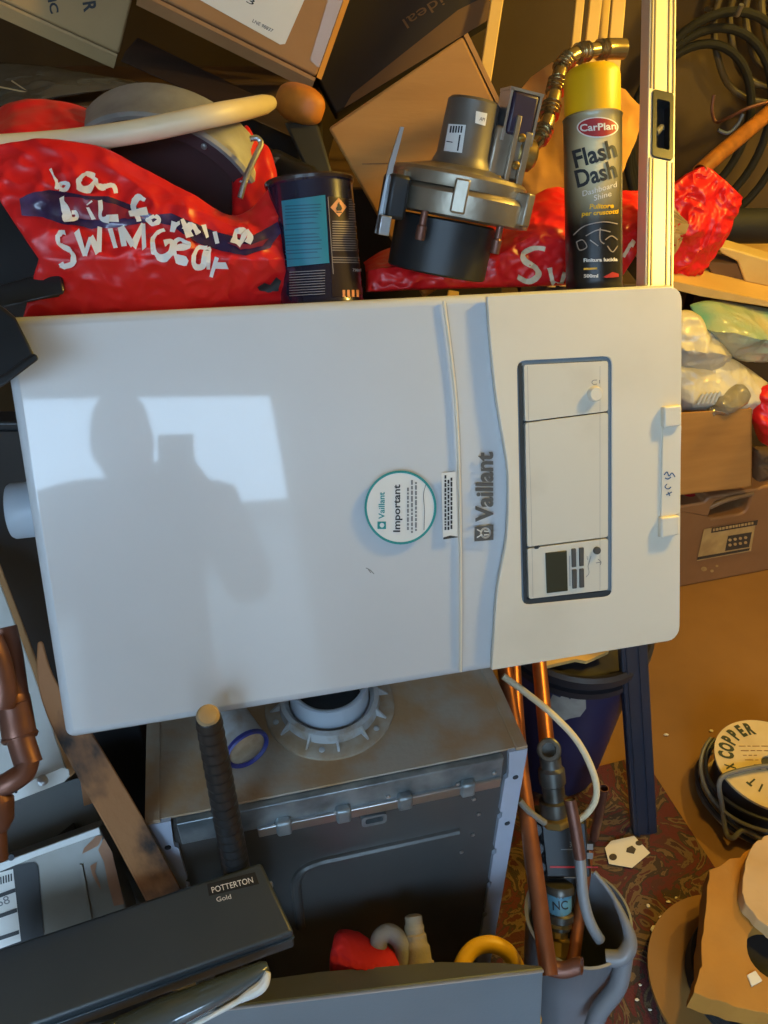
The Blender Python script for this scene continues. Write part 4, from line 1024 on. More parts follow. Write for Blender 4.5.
# print colours on the sleeve
n_s = 24; cbody = None
bmesh.ops.subdivide_edges(bm, edges=[e for e in bm.edges if e.calc_length() > .1], cuts=40, use_grid_fill=True)
cbody = finish(bm, 'sleeve', M_canbody, Cn)
me = cbody.data; ca = me.color_attributes.new('print', 'FLOAT_COLOR', 'POINT')
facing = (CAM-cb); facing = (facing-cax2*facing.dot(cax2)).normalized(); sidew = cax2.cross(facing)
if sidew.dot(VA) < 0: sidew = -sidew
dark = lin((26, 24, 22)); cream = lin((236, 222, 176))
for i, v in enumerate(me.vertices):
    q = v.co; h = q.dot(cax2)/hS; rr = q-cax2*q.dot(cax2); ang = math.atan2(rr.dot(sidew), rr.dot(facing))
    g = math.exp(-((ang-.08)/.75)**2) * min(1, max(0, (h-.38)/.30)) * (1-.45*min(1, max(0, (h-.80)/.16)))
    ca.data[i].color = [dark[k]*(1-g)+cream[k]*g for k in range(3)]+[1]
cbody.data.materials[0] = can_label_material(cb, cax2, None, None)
bm = NB(); lathe(bm, cb, cax2, [(cr-.0015, hS-.001), (cr-.0015, hC-.010), (cr-.003, hC-.004), (cr-.007, hC), (.01, hC+.0005)], 64); finish(bm, 'cap', M_yellowcap, Cn)
cs = surf(cbody, .0006); cs2 = surf(cbody, .001); cs3 = surf(cbody, .0014)
bm = NB(); add_poly(bm, [circle(597.5, 127.5, 20.5, 40, 10.5)], cs, sub=3); finish(bm, 'badge_border', M_whiteprint, Cn); bm = NB(); add_text(bm, 'Dashboard', (583, 196.5), (616, 187), 5.6, cs2, shear=.25, sub=3); add_text(bm, 'Shine', (594, 201), (611, 196), 5.6, cs2, shear=.25, sub=3)
add_text(bm, 'Finitura lucida', (584, 262), (617, 261), 3.6, cs2, bold=.02, sub=3); add_text(bm, '500ml', (584, 277.5), (598, 277.5), 3.4, cs2, bold=.02, sub=3)
finish(bm, 'white_lettering', M_whiteprint, Cn)
bm = NB(); add_poly(bm, [circle(597.5, 127.5, 19, 40, 9.2)], cs2, sub=3); add_poly(bm, [[(603, 277), (612, 272), (618, 274), (618, 277), (606, 278)]], cs2, sub=3); finish(bm, 'red_badge', M_redline, Cn)
bm = NB(); add_text(bm, 'CarPlan', (580.5, 131.5), (615.5, 129.5), 7.2, cs3, bold=.015, sub=3); finish(bm, 'badge_lettering', M_whiteprint, Cn)
bm = NB(); add_text(bm, 'Flash', (576, 168), (617, 156), 18, cs2, bold=.016, shear=.06, sub=3); add_text(bm, 'Dash', (578, 187.5), (617, 176.5), 17.5, cs2, bold=.016, shear=.06, sub=3); finish(bm, 'title_lettering', M_ink, Cn)
bm = NB(); add_text(bm, 'Pulitore', (589.5, 209), (613, 208), 5, cs2, bold=.02, shear=.2, sub=3); add_text(bm, 'per cruscotti', (582, 216), (617.5, 213.5), 4.6, cs2, bold=.02, shear=.2, sub=3)
add_poly(bm, [[(584, 268), (597, 267.5), (597, 269.5), (584, 270)]], cs2); finish(bm, 'yellow_lettering', M_yellowcap, Cn)
bm = NB(); add_strokes(bm, [[(574, 235), (585, 226), (603, 222), (617, 224)], [(577, 242), (583, 240), (587, 247), (580, 250), (577, 242)], [(586, 236), (598, 230), (610, 232)], [(605, 240), (611, 236), (617, 240)], [(607, 246), (612, 252), (617, 246)], [(600, 228), (600, 240), (604, 244)], [(590, 240), (598, 246)]], 1.1, cs2); finish(bm, 'dashboard_drawing', M_tinlines, Cn)

# --- spirit level
lb = von(655, 292, .06); lt = at(660, -60, 1.03); la = (lt-lb).normalized(); LL = 1.0
lx = (VA - la*VA.dot(la)).normalized(); ly = la.cross(lx)
if ly.dot(CAM-lb) < 0: ly = -ly
def lp(x, y, z): return lb+lx*x+ly*y+la*z
k_ = (lb-CAM).dot(CF)
lw = 31*k_/F_PX
Lv = thing('spirit_level', lb, 'long pale aluminium spirit level standing upright behind the white boiler at right', 'spirit level')
zw = [( onP(656, yy, lb, ly)-lb).dot(la) for yy in (163, 98)]
win = rrect(-lw*.31, zw[0], lw*.36, zw[1], .004)
bm = NB(); plate(bm, [[(-lw/2, 0), (lw/2, 0), (lw/2, LL), (-lw/2, LL)], win], lambda x, y, w: lp(x, w, y), -.012, .010); finish(bm, 'body', M_alu, Lv, bevel=.001)
bm = NB()
for x, w in ((-.42, .06), (.40, .06), (-.30, .06), (.22, .06)):
    for z0, z1 in ((0.002, zw[0]-.003), (zw[1]+.003, LL-.002)):
        box(bm, lp(x*lw, .0105, (z0+z1)/2), lx, ly, la, (w*lw*.7, .0016, z1-z0))
finish(bm, 'groove_line', M_alugroove, Lv)
bm = NB(); plate(bm, [rrect(-lw*.36, zw[0]-.001, lw*.40, zw[1]+.001, .004), rrect(-lw*.22, zw[0]+.012, lw*.26, zw[1]-.012, .003)], lambda x, y, w: lp(x, w, y), -.010, .0125); finish(bm, 'vial_frame', M_blackplastic, Lv, bevel=.0008)
bm = NB(); box(bm, lp(lw*.02, -.004, (zw[0]+zw[1])/2), lx, ly, la, (lw*.5, .006, (zw[1]-zw[0])*.9)); finish(bm, 'vial_backing', M_rubber, Lv)
bm = NB(); tube(bm, [lp(-lw*.10, .002, (zw[0]+zw[1])/2-.006), lp(lw*.14, .002, (zw[0]+zw[1])/2+.004)], .0045, 14); finish(bm, 'vial', M_clear, Lv)

# ================================================================== STACK OF BOXES AT THE BACK (on a bench)
Wb = thing('workbench', (-.4, 1.6, 0), 'dark wooden workbench behind the boilers carrying the heap of boxes', 'workbench')
mk('worktop', M_darkwood, lambda b: abox(b, -1.25, .26, 1.27, 1.95, .98, 1.02), Wb, smooth=0)
for x in (-1.2, .18):
    for y in (1.31, 1.88): mk('leg', M_darkwood, lambda b: abox(b, x, x+.06, y, y+.06, 0, .98), Wb, smooth=0)
def simple_box(name, label, x0, x1, y0, y1, z0, z1, m, cat='box', group=None, tape=False):
    t = thing(name, ((x0+x1)/2, (y0+y1)/2, z0), label, cat, group)
    mk('carton', m, lambda b: abox(b, x0, x1, y0, y1, z0, z1), t, bevel=.004)
    mk('top_flap', M_kraftdark2, lambda b: (abox(b, x0, x1, y0, (y0+y1)/2-.001, z1+.0005, z1+.004), abox(b, x0, x1, (y0+y1)/2+.001, y1, z1+.0005, z1+.004)), t)
    return t
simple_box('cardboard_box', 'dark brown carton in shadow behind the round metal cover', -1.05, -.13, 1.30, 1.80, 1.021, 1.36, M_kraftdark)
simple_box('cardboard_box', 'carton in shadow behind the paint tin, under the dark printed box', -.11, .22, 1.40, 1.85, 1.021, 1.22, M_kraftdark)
pk = [at(120, 62, 1.16), at(134, 46, 1.17), at(300, 128, 1.13), at(296, 140, 1.12)]
tag(mk('wood_plank', M_darkwood, lambda b: prism(b, pk, V((0, .03, .01))), bevel=.003), 'dark brown plank slanting down behind the cream pipe', 'plank')

def carton(label, c, d, pl, pu, wl, wu, dp, m, tilt=(0, 0)):
    """carton whose front lower corner shows at pixel c, its edges running towards pl and pu"""
    o = at(c[0], c[1], d); n = (ray(*c) + CR*tilt[0] + CD*tilt[1]).normalized()
    e1 = (onP(pl[0], pl[1], o, n)-o).normalized(); e2 = onP(pu[0], pu[1], o, n)-o; e2 = (e2-e1*e2.dot(e1)).normalized()
    t = thing('cardboard_box', o+e1*wl/2+n*dp/2, label, 'box')
    b = NB(); box(b, o+e1*wl/2+e2*wu/2+n*dp/2, e1, e2, n, (wl, wu, dp)); finish(b, 'carton', m, t, bevel=.004)
    return t, o, e1, e2, n
t1, o1, e1, e2, n = carton('olive brown carton with black letters in the top left corner', (119, 54), 1.17, (-30, -14), (139, -30), .40, .30, .26, M_kraftolive, (-.03, .0))
f1 = flat(o1, n, .0006)
b = NB(); add_text(b, 'R', (83, 2.5), (84.5, 12.5), 13, f1, bold=.02); finish(b, 'lettering', M_ink, t1)
b = NB(); add_text(b, 'IC', (48, 0), (51, 14), 8.5, f1, bold=.02); finish(b, 'lettering', M_ink, t1)
b = NB(); prism(b, [o1+e1*.002-e2*.001+n*.004, o1+e1*.398-e2*.001+n*.004, o1+e1*.398-e2*.018+n*.016, o1+e1*.002-e2*.018+n*.016], -e2*.004); finish(b, 'bottom_flap', M_kraftolive, t1)
t2_, o2, e1, e2, n2 = carton('brown carton with a white address label above the orange mallet', (316, 77), 1.13, (150, -6), (344, -10), .262, .26, .24, M_kraft, (-.05, .0))
f2_ = flat(o2, n2, .0006); f22 = flat(o2, n2, .001)
b = NB(); add_poly(b, [[(200, 0), (280, 44.5), (285, 44), (307, -6), (270, -30), (190, -10)]], f2_); al = finish(b, 'address_label', M_sticker, t2_)
b = NB(); add_text(b, 'LNE 98837', (252, 22), (272, 32.5), 3.6, f22); finish(b, 'label_lettering', M_ink, al)
b = NB(); add_text(b, '3', (246, 2), (253, 5.5), 6, f22); finish(b, 'label_lettering', M_ink, al)
b = NB(); add_poly(b, [[(310, 60), (328, 0), (343, 0), (319, 68)]], f2_); finish(b, 'tape', M_tape, t2_)
b = NB(); prism(b, [o2-e2*.001+n2*.002, o2+e1*.26-e2*.001+n2*.002, o2+e1*.26-e2*.015+n2*.012, o2-e2*.015+n2*.012], -e2*.005); finish(b, 'bottom_flap', M_kraft, t2_)
b = NB(); prism(b, [o2-e1*.001+n2*.004, o2-e1*.001+e2*.26+n2*.004, o2-e1*.009+e2*.26+n2*.012, o2-e1*.009+n2*.012], n2*.004); finish(b, 'side_flap', M_kraftwarm, t2_)
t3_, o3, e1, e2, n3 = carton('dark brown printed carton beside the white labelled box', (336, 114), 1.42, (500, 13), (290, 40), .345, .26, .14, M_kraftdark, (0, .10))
f3_ = flat(o3, n3, .0008)
b = NB(); add_poly(b, [[(344, 108), (352, 94), (458, 10), (478, 0), (505, -2), (498, 14)]], f3_); finish(b, 'edge_strip', M_kraftdark2, t3_)
b = NB(); add_text(b, 'ideal', (440, -4), (402, 20), 11, f3_); finish(b, 'lettering', M_kraftdark2, t3_)
t4, o4, e1, e2, n4 = carton('plain brown carton tipped on its corner behind the metal fan', (328, 128), 1.08, (479, 25), (400, 226), .215, .27, .10, M_kraftwarm, (.12, .06))
f4 = flat(o4, n4, .0006)
b = NB(); add_strokes(b, [[(362, 164), (400, 163), (440, 160)]], 1.3, f4); finish(b, 'crease', M_cardedge, t4)
b = NB(); prism(b, [o4+e1*.216, o4+e1*.216+e2*.19, o4+e1*.222+e2*.19, o4+e1*.222], n4*.02); finish(b, 'flap', M_kraftwarm, t4)
# crumpled brown board behind the can
bb = thing('crumpled_card', at(575, 180, 1.08), 'torn orange brown cardboard sheet between the hose and the spray can', 'cardboard')
ra = [at(512, 100, 1.10), at(530, 78, 1.12), at(549, 65, 1.12), at(562, 70, 1.12), at(600, 80, 1.12), at(622, 92, 1.12), at(644, 116, 1.11)]
rb = [at(520, 205, 1.04), at(535, 205, 1.03), at(555, 205, 1.03), at(575, 205, 1.04), at(590, 205, 1.05), at(600, 200, 1.06), at(612, 190, 1.07)]
bm = NB(); pillow(bm, [ra, rb], -VN, .006, .002, .006, 14, 12, 48, 30, edge=.002, soft=False); finish(bm, 'sheet', M_kraftwarm, bb)
# grey film at the left
gf = thing('plastic_film', at(40, 100, 1.15), 'grey plastic film lying behind the red lettered bag at far left', 'plastic film')
bm = NB(); pillow(bm, [[at(-30, 62, 1.20), at(40, 66, 1.19), at(90, 74, 1.18), at(145, 84, 1.18)], [at(-30, 124, 1.10), at(20, 108, 1.10), at(60, 98, 1.12), at(130, 88, 1.16)]], -VN, .010, .004, .004, 16, 5, 36, 20, edge=.002); finish(bm, 'sheet', M_film, gf)
bm = NB(); tube(bm, [at(-5, 86, 1.12), at(30, 93, 1.115), at(12, 81, 1.13)], .0012, 6); finish(bm, 'fold_line', M_kraftolive, gf)

# --- black gutter pieces at the left
def gut(name, label, front, ext, band):
    t = thing(name, sum(front, V())/len(front), label, 'downpipe')
    b = NB(); prism(b, front, ext); finish(b, 'body', M_blackgloss, t, bevel=.006, bseg=3)
    b = NB(); prism(b, band, ext*.2); finish(b, 'socket_band', M_blackgloss, t, bevel=.004)
    return t
gut('black_downpipe', 'square black plastic downpipe piece left of the red lettered bag', [at(-30, 160, .80), at(2, 176, .80), at(30, 215, .795), at(64, 292, .785), at(60, 299, .785), at(-25, 312, .785)], V((-.03, .06, .01)),
    [at(-30, 298, .775), at(22, 284, .775), at(62, 272, .778), at(67, 295, .775), at(20, 306, .772), at(-30, 316, .772)])
gut('black_downpipe', 'square black plastic downpipe end overlapping the corner of the white boiler', [at(-40, 296, .675), at(2, 302, .675), at(18, 316, .67), at(40, 358, .665), at(4, 384, .665), at(-40, 396, .665)], V((-.03, .02, -.012)),
    [at(-40, 385, .66), at(6, 374, .66), at(36, 352, .66), at(41, 359, .66), at(5, 386, .66), at(-40, 400, .66)])

# ================================================================== BOTTOM LEFT HEAP
# white panel with bracket
Wp = thing('boiler_casing', at(20, 780, .9), 'white casing panel standing at the far left behind the copper fittings', 'panel')
wq = [at(-60, 540, .97), at(-8, 560, .97), at(34, 672, .93), at(70, 778, .89), at(-60, 815, .87)]
bm = NB(); prism(bm, wq, ray(20, 690).normalized()*.012); finish(bm, 'sheet', M_offwhite, Wp, bevel=.002)
bm = NB(); prism(bm, [at(-8, 560, .967), at(-2, 558, .969), at(40, 668, .93), at(76, 772, .89), at(70, 778, .888), at(34, 674, .928)], ray(20, 690).normalized()*.02); finish(bm, 'side_edge', M_kraft, Wp, bevel=.001)
bm = NB(); prism(bm, [at(-20, 800, .862), at(8, 790, .862), at(62, 767, .862), at(69, 769, .862), at(70, 776, .862), at(64, 782, .862), at(8, 804, .862), at(-20, 815, .862)], ray(20, 790).normalized()*.006); finish(bm, 'bracket', M_offwhite, Wp, bevel=.001)
bm = NB(); lathe(bm, at(43, 780, .862), CAM-at(43, 780, .862), [(.0062, 0), (.0062, .002), (.004, .0035)], 16); finish(bm, 'screw', M_steel, Wp)
bm = NB(); lathe(bm, at(16, 792, .862), CAM-at(16, 792, .862), [(.0015, 0), (.0015, .001)], 10); finish(bm, 'screw_hole', M_gap, Wp)
# dark carton below it
Dk = thing('dark_metal_box', at(50, 840, .95), 'dark dented metal box under the white panel bracket', 'box')
bm = NB(); prism(bm, [at(-40, 818, 1.100), at(68, 780, 1.100), at(96, 772, 1.130), at(118, 830, 1.110), at(110, 870, 1.080), at(-40, 910, 1.060)], V((-.02, .12, -.46))); finish(bm, 'body', M_casedark, Dk, bevel=.004)
bm = NB(); prism(bm, [at(54, 838, 1.085), at(74, 822, 1.085), at(80, 838, 1.080), at(60, 852, 1.080)], ray(40, 840).normalized()*.01); finish(bm, 'dark_clip', M_rubber, Dk, bevel=.002)
bm = NB(); lathe(bm, at(36, 825, 1.095), CAM-at(36, 825, 1.095), [(.005, 0), (.005, .001)], 12); finish(bm, 'hole', M_gap, Dk)
bm = NB(); prism(bm, [at(80, 776, 1.105), at(94, 772, 1.110), at(102, 800, 1.100), at(84, 806, 1.100)], ray(40, 840).normalized()*.006); finish(bm, 'tan_tab', M_stick, Dk)
# black board behind the stick, between the casings
Bb = thing('backing_board', V((-.40, .78, 0)), 'black upright panel filling the gap left of the old boiler', 'panel')
bm = NB(); abox(bm, -.66, -.395, .80, .83, 0, 1.10); finish(bm, 'sheet', M_blackplastic, Bb, bevel=.003)
bm = NB(); abox(bm, -.66, -.395, .795, .80, 1.05, 1.09); finish(bm, 'edge_rail', M_blackplastic, Bb)
# copper fittings
Cf = thing('copper_fitting', at(15, 790, .80), 'brown copper elbow and tee pipework at the far left edge', 'pipe fitting')
d = .80
bm = NB(); tube(bm, spline([at(3, 628, d), at(9, 655, d), at(14, 690, d), at(20, 735, d-.005), at(29, 765, d-.01)], 6), .0135, 18, hollow=.002); finish(bm, 'pipe', M_copperdull, Cf)
bm = NB(); tube(bm, spline([at(12, 695, d-.001), at(16, 715, d-.002), at(20, 738, d-.005)], 4), [.0155, .0165, .0165, .0165, .0165, .0165, .0165, .0165, .0155], 18); finish(bm, 'socket', M_copperdull, Cf)
for p, q in (((11, 703), (12.5, 709)), ((19, 733), (20.5, 740))):
    bm = NB(); tube(bm, [at(p[0], p[1], d-.003), at((p[0]+q[0])/2, (p[1]+q[1])/2, d-.003), at(q[0], q[1], d-.004)], [.0165, .0185, .0165], 18); finish(bm, 'ring', M_copperdull, Cf)
bm = NB(); tube(bm, spline([at(28, 758, d-.01), at(24, 772, d-.015), at(10, 782, d-.02), at(-4, 792, d-.02), at(-6, 815, d-.02), at(-4, 860, d-.02)], 6), .0115, 16); finish(bm, 'elbow', M_copperdull, Cf)
bm = NB(); tube(bm, spline([at(-10, 640, d-.02), at(-2, 660, d-.02), at(4, 690, d-.02), at(2, 706, d-.02)], 5), .0125, 16); finish(bm, 'branch', M_copperdull, Cf)
bm = NB(); tube(bm, [at(-5, 792, d-.02), at(-3, 800, d-.021), at(-3, 820, d-.021), at(-4, 828, d-.02)], [.012, .016, .016, .012], 16); finish(bm, 'tee_body', M_copperdull, Cf)

# silver steel box with scrapes
Sv = thing('silver_box', at(60, 900, .86), 'silver steel box with brown scraped paint and a black sticker at lower left', 'box')
sn = (CF*-1 + CR*.12 - CD*.15).normalized(); so_ = at(100, 826, 1.0)
sq = [onP(x, y, so_, sn) for x, y in ((-60, 884), (100, 826), (126, 906), (138, 945), (-60, 1005))]
if sn.dot(CAM-sq[0]) < 0: sn = -sn
bm = NB(); prism(bm, sq, -sn*.05); finish(bm, 'body', M_silver, Sv, bevel=.003)
sf = flat(sq[0], sn, .0008); sf2 = flat(sq[0], sn, .0014); sf3 = flat(sq[0], sn, .002)
# planar enough: re-project the points on one plane
bm = NB(); prism(bm, [sf(-60, 884), sf(100, 826), sf(102, 833), sf(36, 856), sf(-60, 896)], sn*.006); finish(bm, 'top_lip', M_offwhite, Sv, bevel=.001)
bm = NB(); add_poly(bm, [[(104, 838), (112, 852), (122, 895), (124, 904), (114, 906), (108, 884), (104, 862), (98, 850)]], sf2); add_poly(bm, [[(84, 848), (96, 836), (103, 836), (98, 846), (90, 850), (82, 854)]], sf2); add_poly(bm, [[(90, 866), (97, 862), (95, 872), (100, 884), (101, 890), (96, 882), (92, 874)]], sf2); finish(bm, 'brown_scrape', M_rustpaint, Sv)
bm = NB(); add_poly(bm, [[(-20, 880), (10, 866), (34, 862), (38, 866), (44, 935), (-20, 960)]], sf2); finish(bm, 'black_sticker', M_ink, Sv)
bm = NB(); add_poly(bm, [[(-20, 878), (13, 869), (21, 941), (-20, 956)]], sf3); finish(bm, 'white_label', M_sticker, Sv)
sf4 = flat(sq[0], sn, .0026)
bm = NB()
for y in (888, 908, 930): add_poly(bm, [[(-20, y+13), (15+ (y-888)*.09, y), (15.5+(y-888)*.09, y+4), (-20, y+17)]], sf4)
for k in range(5): add_poly(bm, [[(0+k*2.6, 877-k*.8), (1.4+k*2.6, 876.6-k*.8), (1.8+k*2.6, 884-k*.8), (.4+k*2.6, 884.5-k*.8)]], sf4)
finish(bm, 'label_bars', M_ink, Sv)
bm = NB(); add_text(bm, '68', (-2, 907), (10.5, 903), 8.5, sf4); finish(bm, 'label_lettering', M_greyink, Sv)
bm = NB(); box(bm, sf(86, 892), (sf(90, 915)-sf(82, 870)).normalized(), sn, V((1, 0, 0)), (.07, .004, .004)); finish(bm, 'pressed_line', M_silver, Sv)
bm = NB(); lathe(bm, sf(13, 856)+sn*.006, sn, [(.004, 0), (.004, .001)], 12); finish(bm, 'hole', M_gap, Sv)

# wooden stick
sp = [(40, 641, 5, .79), (44, 672, 15, .80), (54, 700, 24, .81), (74, 735, 33, .83), (100, 780, 36, .86), (130, 832, 37, .91), (162, 892, 37, .97), (176, 918, 37, 1.0)]
L_, R2_ = [], []
for i, (x, y, w, dd) in enumerate(sp):
    a = sp[max(i-1, 0)]; b_ = sp[min(i+1, len(sp)-1)]; t = V((b_[0]-a[0], b_[1]-a[1])).normalized(); nn_ = V((-t.y, t.x))
    L_.append((x+nn_.x*w/2, y+nn_.y*w/2, dd)); R2_.append((x-nn_.x*w/2, y-nn_.y*w/2, dd))
Ls = spline([at(*q) for q in L_], 5); Rs = spline([at(*q) for q in R2_], 5)
bm = NB(); back = ray(100, 780).normalized()*.016
VL_ = [[bm.verts.new(p) for p in (l, r, r+back, l+back)] for l, r in zip(Ls, Rs)]
for a, b_ in zip(VL_, VL_[1:]):
    for k in range(4): bm.faces.new((a[k], a[(k+1) % 4], b_[(k+1) % 4], b_[k]))
bm.faces.new(VL_[0]); bm.faces.new(VL_[-1][::-1])
tag(finish(bm, 'wooden_stick', M_stick, bevel=.002), 'weathered wooden stick stained black, leaning on the lower left corner of the white boiler', 'stick')

# taped rod
Tr = thing('taped_handle', at(238, 890, .84), 'wooden handle wrapped in black tape standing up from the black control box', 'handle')
r0_, r1_ = at(208, 716, .785), at(243, 905, 1.00)
r1_ = r0_ + (r1_-r0_)*((r0_.z-.004)/(r0_.z-r1_.z))
N_ = 400; pts_ = [r0_.lerp(r1_, i/N_) for i in range(N_+1)]
rr_ = [.0128+.0040*min(1, i/160)+.0014*((i % 7)/7) for i in range(N_+1)]
rr_[0] = .0115
bm = NB(); tube(bm, pts_, rr_, 20); finish(bm, 'tape_wrap', M_blacktape, Tr, smooth=80)
bm = NB(); dd_ = (r0_-r1_).normalized(); lathe(bm, r0_-dd_*.001, (dd_*.55+(CAM-r0_).normalized()*.75), [(.0120, -.002), (.0118, .004), (.0095, .0075), (.004, .009)], 20); finish(bm, 'wood_end', M_endwood, Tr)

# black control box
pz_ = .66
q1, q2, q3 = onZ(261, 862, pz_), onZ(294, 932, pz_-.012), onZ(-60, 968, pz_)
Pt = thing('control_box', (q1+q3)/2-Z*.06, 'black boiler control box lying across the lower left with white nameplate lettering', 'control box')
px_ = (q1-q3).normalized(); pn = px_.cross(q2-q1).normalized()
if pn.z < 0: pn = -pn
py_ = pn.cross(px_)           # towards the back
if py_.y < 0: py_ = -py_
wd = abs((q2-q1).dot(py_)); q1f = q2
LP = (q1-q3).length
pa = [q3, q1, q2, q3+(q2-q1)]
bm = NB(); prism(bm, pa, -pn*.050); pbx = finish(bm, 'housing', M_potter, Pt, bevel=.004, bseg=3)
ptf = flat(q1, pn, .0006); ptf2 = flat(q1, pn, .0012)
bm = NB(); add_poly(bm, [[(207, 884), (255, 872), (259, 884), (209, 896)]], ptf); finish(bm, 'nameplate', M_rubber, Pt)
bm = NB(); add_text(bm, 'POTTERTON', (212.5, 893), (253.5, 882.5), 6.2, ptf2, bold=.0); add_text(bm, 'Gold', (217, 902), (231.5, 898.5), 5, ptf2, bold=.0); finish(bm, 'lettering', M_whiteprint, Pt)
e_ = (q2-q1).normalized()
bm = NB(); prism(bm, [q2+e_*.003-pn*.012, q3+(q2-q1)+e_*.003-pn*.012, q3+(q2-q1)+e_*.003-pn*.030, q2+e_*.003-pn*.030-px_*.03], -e_*.01); finish(bm, 'side_strip', M_potteredge, Pt, bevel=.001)
bm = NB(); lathe(bm, q1+(q2-q1)*.28-pn*.012, px_, [(.004, 0), (.004, .002), (.002, .003)], 12); finish(bm, 'screw', M_steel, Pt)
# glossy trim with white edge
Gt = thing('glossy_trim', at(180, 1010, .80), 'glossy dark grey plastic trim with a white rim under the black control box', 'trim piece')
g0, g1 = at(268, 968, .86), at(-40, 1085, .78)
bm = NB(); gp = spline([at(268, 966, .855), at(225, 988, .84), at(150, 1022, .82), at(60, 1062, .80), at(-40, 1105, .78)], 6)
tube(bm, gp, [.008]+[.012+.016*min(1, i/10) for i in range(len(gp)-1)], 20, flat=.6); finish(bm, 'body', M_glossgrey, Gt)
bm = NB(); gq = spline([at(268, 972, .842), at(262, 986, .838), at(245, 997, .833), at(222, 1010, .826), at(195, 1024, .818), at(120, 1062, .80)], 6)
tube(bm, gq, [.003+.0035*math.sin(PI*min(1, i/14)) for i in range(len(gq))], 10); finish(bm, 'white_rim', M_offwhite, Gt)

# grey painted panel along the bottom
gr = at(543, 970, 1.0); gl = at(270, 1003, .955); gd = V((.10, -.015, -1)).normalized()
gx = (gr-gl).normalized(); gl = gr-gx*.62
Gp = thing('boiler_cover', (gr+gl)/2+gd*.46, 'large grey painted panel standing along the bottom in front of the old boiler', 'panel')
bm = NB(); hgt = gr.z/abs(gd.z)-.002
gnn = gx.cross(gd).normalized()
if gnn.y > 0: gnn = -gnn
prism(bm, [gl, gr, gr+gd*hgt, gl+gd*hgt], -gnn*.004); finish(bm, 'face', M_greypanel, Gp, bevel=.0015)
zt = gr.z
bf_ = [at(540, 966, 1.008), at(500, 963, 1.025), at(440, 962, 1.035), at(380, 967, 1.03), at(320, 972, 1.02), at(270, 979, 1.01), at(180, 990, 1.0), at(60, 1005, .985)]
bm = NB()
fr_top = [gr-gx*(.62*i/7)-gnn*.004 for i in range(8)]
vsA = [bm.verts.new(p-Z*.001) for p in fr_top]; vsB = [bm.verts.new(p) for p in bf_]
vsC = [bm.verts.new(p-Z*.005) for p in fr_top]; vsD = [bm.verts.new(p-Z*.004) for p in bf_]
for i in range(7):
    bm.faces.new((vsA[i], vsA[i+1], vsB[i+1], vsB[i])); bm.faces.new((vsC[i], vsD[i], vsD[i+1], vsC[i+1])); bm.faces.new((vsA[i], vsC[i], vsC[i+1], vsA[i+1])); bm.faces.new((vsB[i], vsB[i+1], vsD[i+1], vsD[i]))
bm.faces.new((vsA[0], vsB[0], vsD[0], vsC[0])); bm.faces.new((vsA[7], vsC[7], vsD[7], vsB[7]))
finish(bm, 'top_return', M_greypaneldark, Gp)
bm = NB(); tube(bm, [gl+gnn*.001, gr+gnn*.001], .0022, 8); finish(bm, 'folded_edge', M_steel, Gp)

# red cloth, glove, yellow hose in the gap
rc_ = thing('red_cloth', at(364, 965, 1.07), 'bright red cloth bunched behind the grey panel', 'cloth')
bm = NB(); pillow(bm, [[at(334, 936, 1.07), at(342, 929, 1.08), at(356, 932, 1.085), at(368, 940, 1.08), at(380, 943, 1.08), at(392, 951, 1.07), at(399, 962, 1.06)], [at(330, 955, 1.05), at(345, 956, 1.05), at(358, 957, 1.05), at(370, 958, 1.05), at(382, 960, 1.05), at(394, 964, 1.05), at(400, 970, 1.05)], [at(330, 985, 1.06), at(345, 986, 1.06), at(358, 987, 1.06), at(370, 988, 1.06), at(382, 988, 1.06), at(394, 990, 1.06), at(400, 990, 1.06)]], CF*-1, .022, .02, .006, 40, 3, 48, 26); finish(bm, 'fold', M_redcloth, rc_, smooth=70)
gv = thing('work_glove', at(412, 970, 1.08), 'grubby grey and tan work glove sticking up between the red cloth and yellow hose', 'glove')
bm = NB(); tube(bm, spline([at(421, 990, 1.06), at(418, 960, 1.07), at(415, 938, 1.085), at(414, 924, 1.09), at(413, 914, 1.095)], 6), [.022]*6+[.019]*4+[.0165]*4+[.014]*4+[.0125]*5+[.010, .006], 16); finish(bm, 'finger', M_glovepalm, gv)
bm = NB(); tube(bm, spline([at(400, 985, 1.06), at(404, 955, 1.07), at(399, 940, 1.08), at(389, 933, 1.085), at(380, 938, 1.08), at(378, 948, 1.075)], 5), .0125, 14); finish(bm, 'thumb', M_glovegrey, gv)
bm = NB(); pillow(bm, [[at(396, 958, 1.075), at(415, 955, 1.08), at(434, 962, 1.07)], [at(392, 1000, 1.06), at(415, 1000, 1.06), at(440, 1000, 1.06)]], CF*-1, .014, .014, .002, 30, 2, 16, 16); finish(bm, 'palm', M_glovepalm, gv)
tag(mk('yellow_hose', M_yellowhose, lambda b: tube(b, spline([at(458, 1000, 1.05), at(461, 968, 1.07), at(472, 950, 1.085), at(488, 944, 1.09), (at(502, 948, 1.09)), at(512, 958, 1.09), at(524, 985, 1.10), at(534, 1020, 1.12)], 7), .0115, 16)), 'bright yellow hose arching up behind the right end of the grey panel', 'hose')

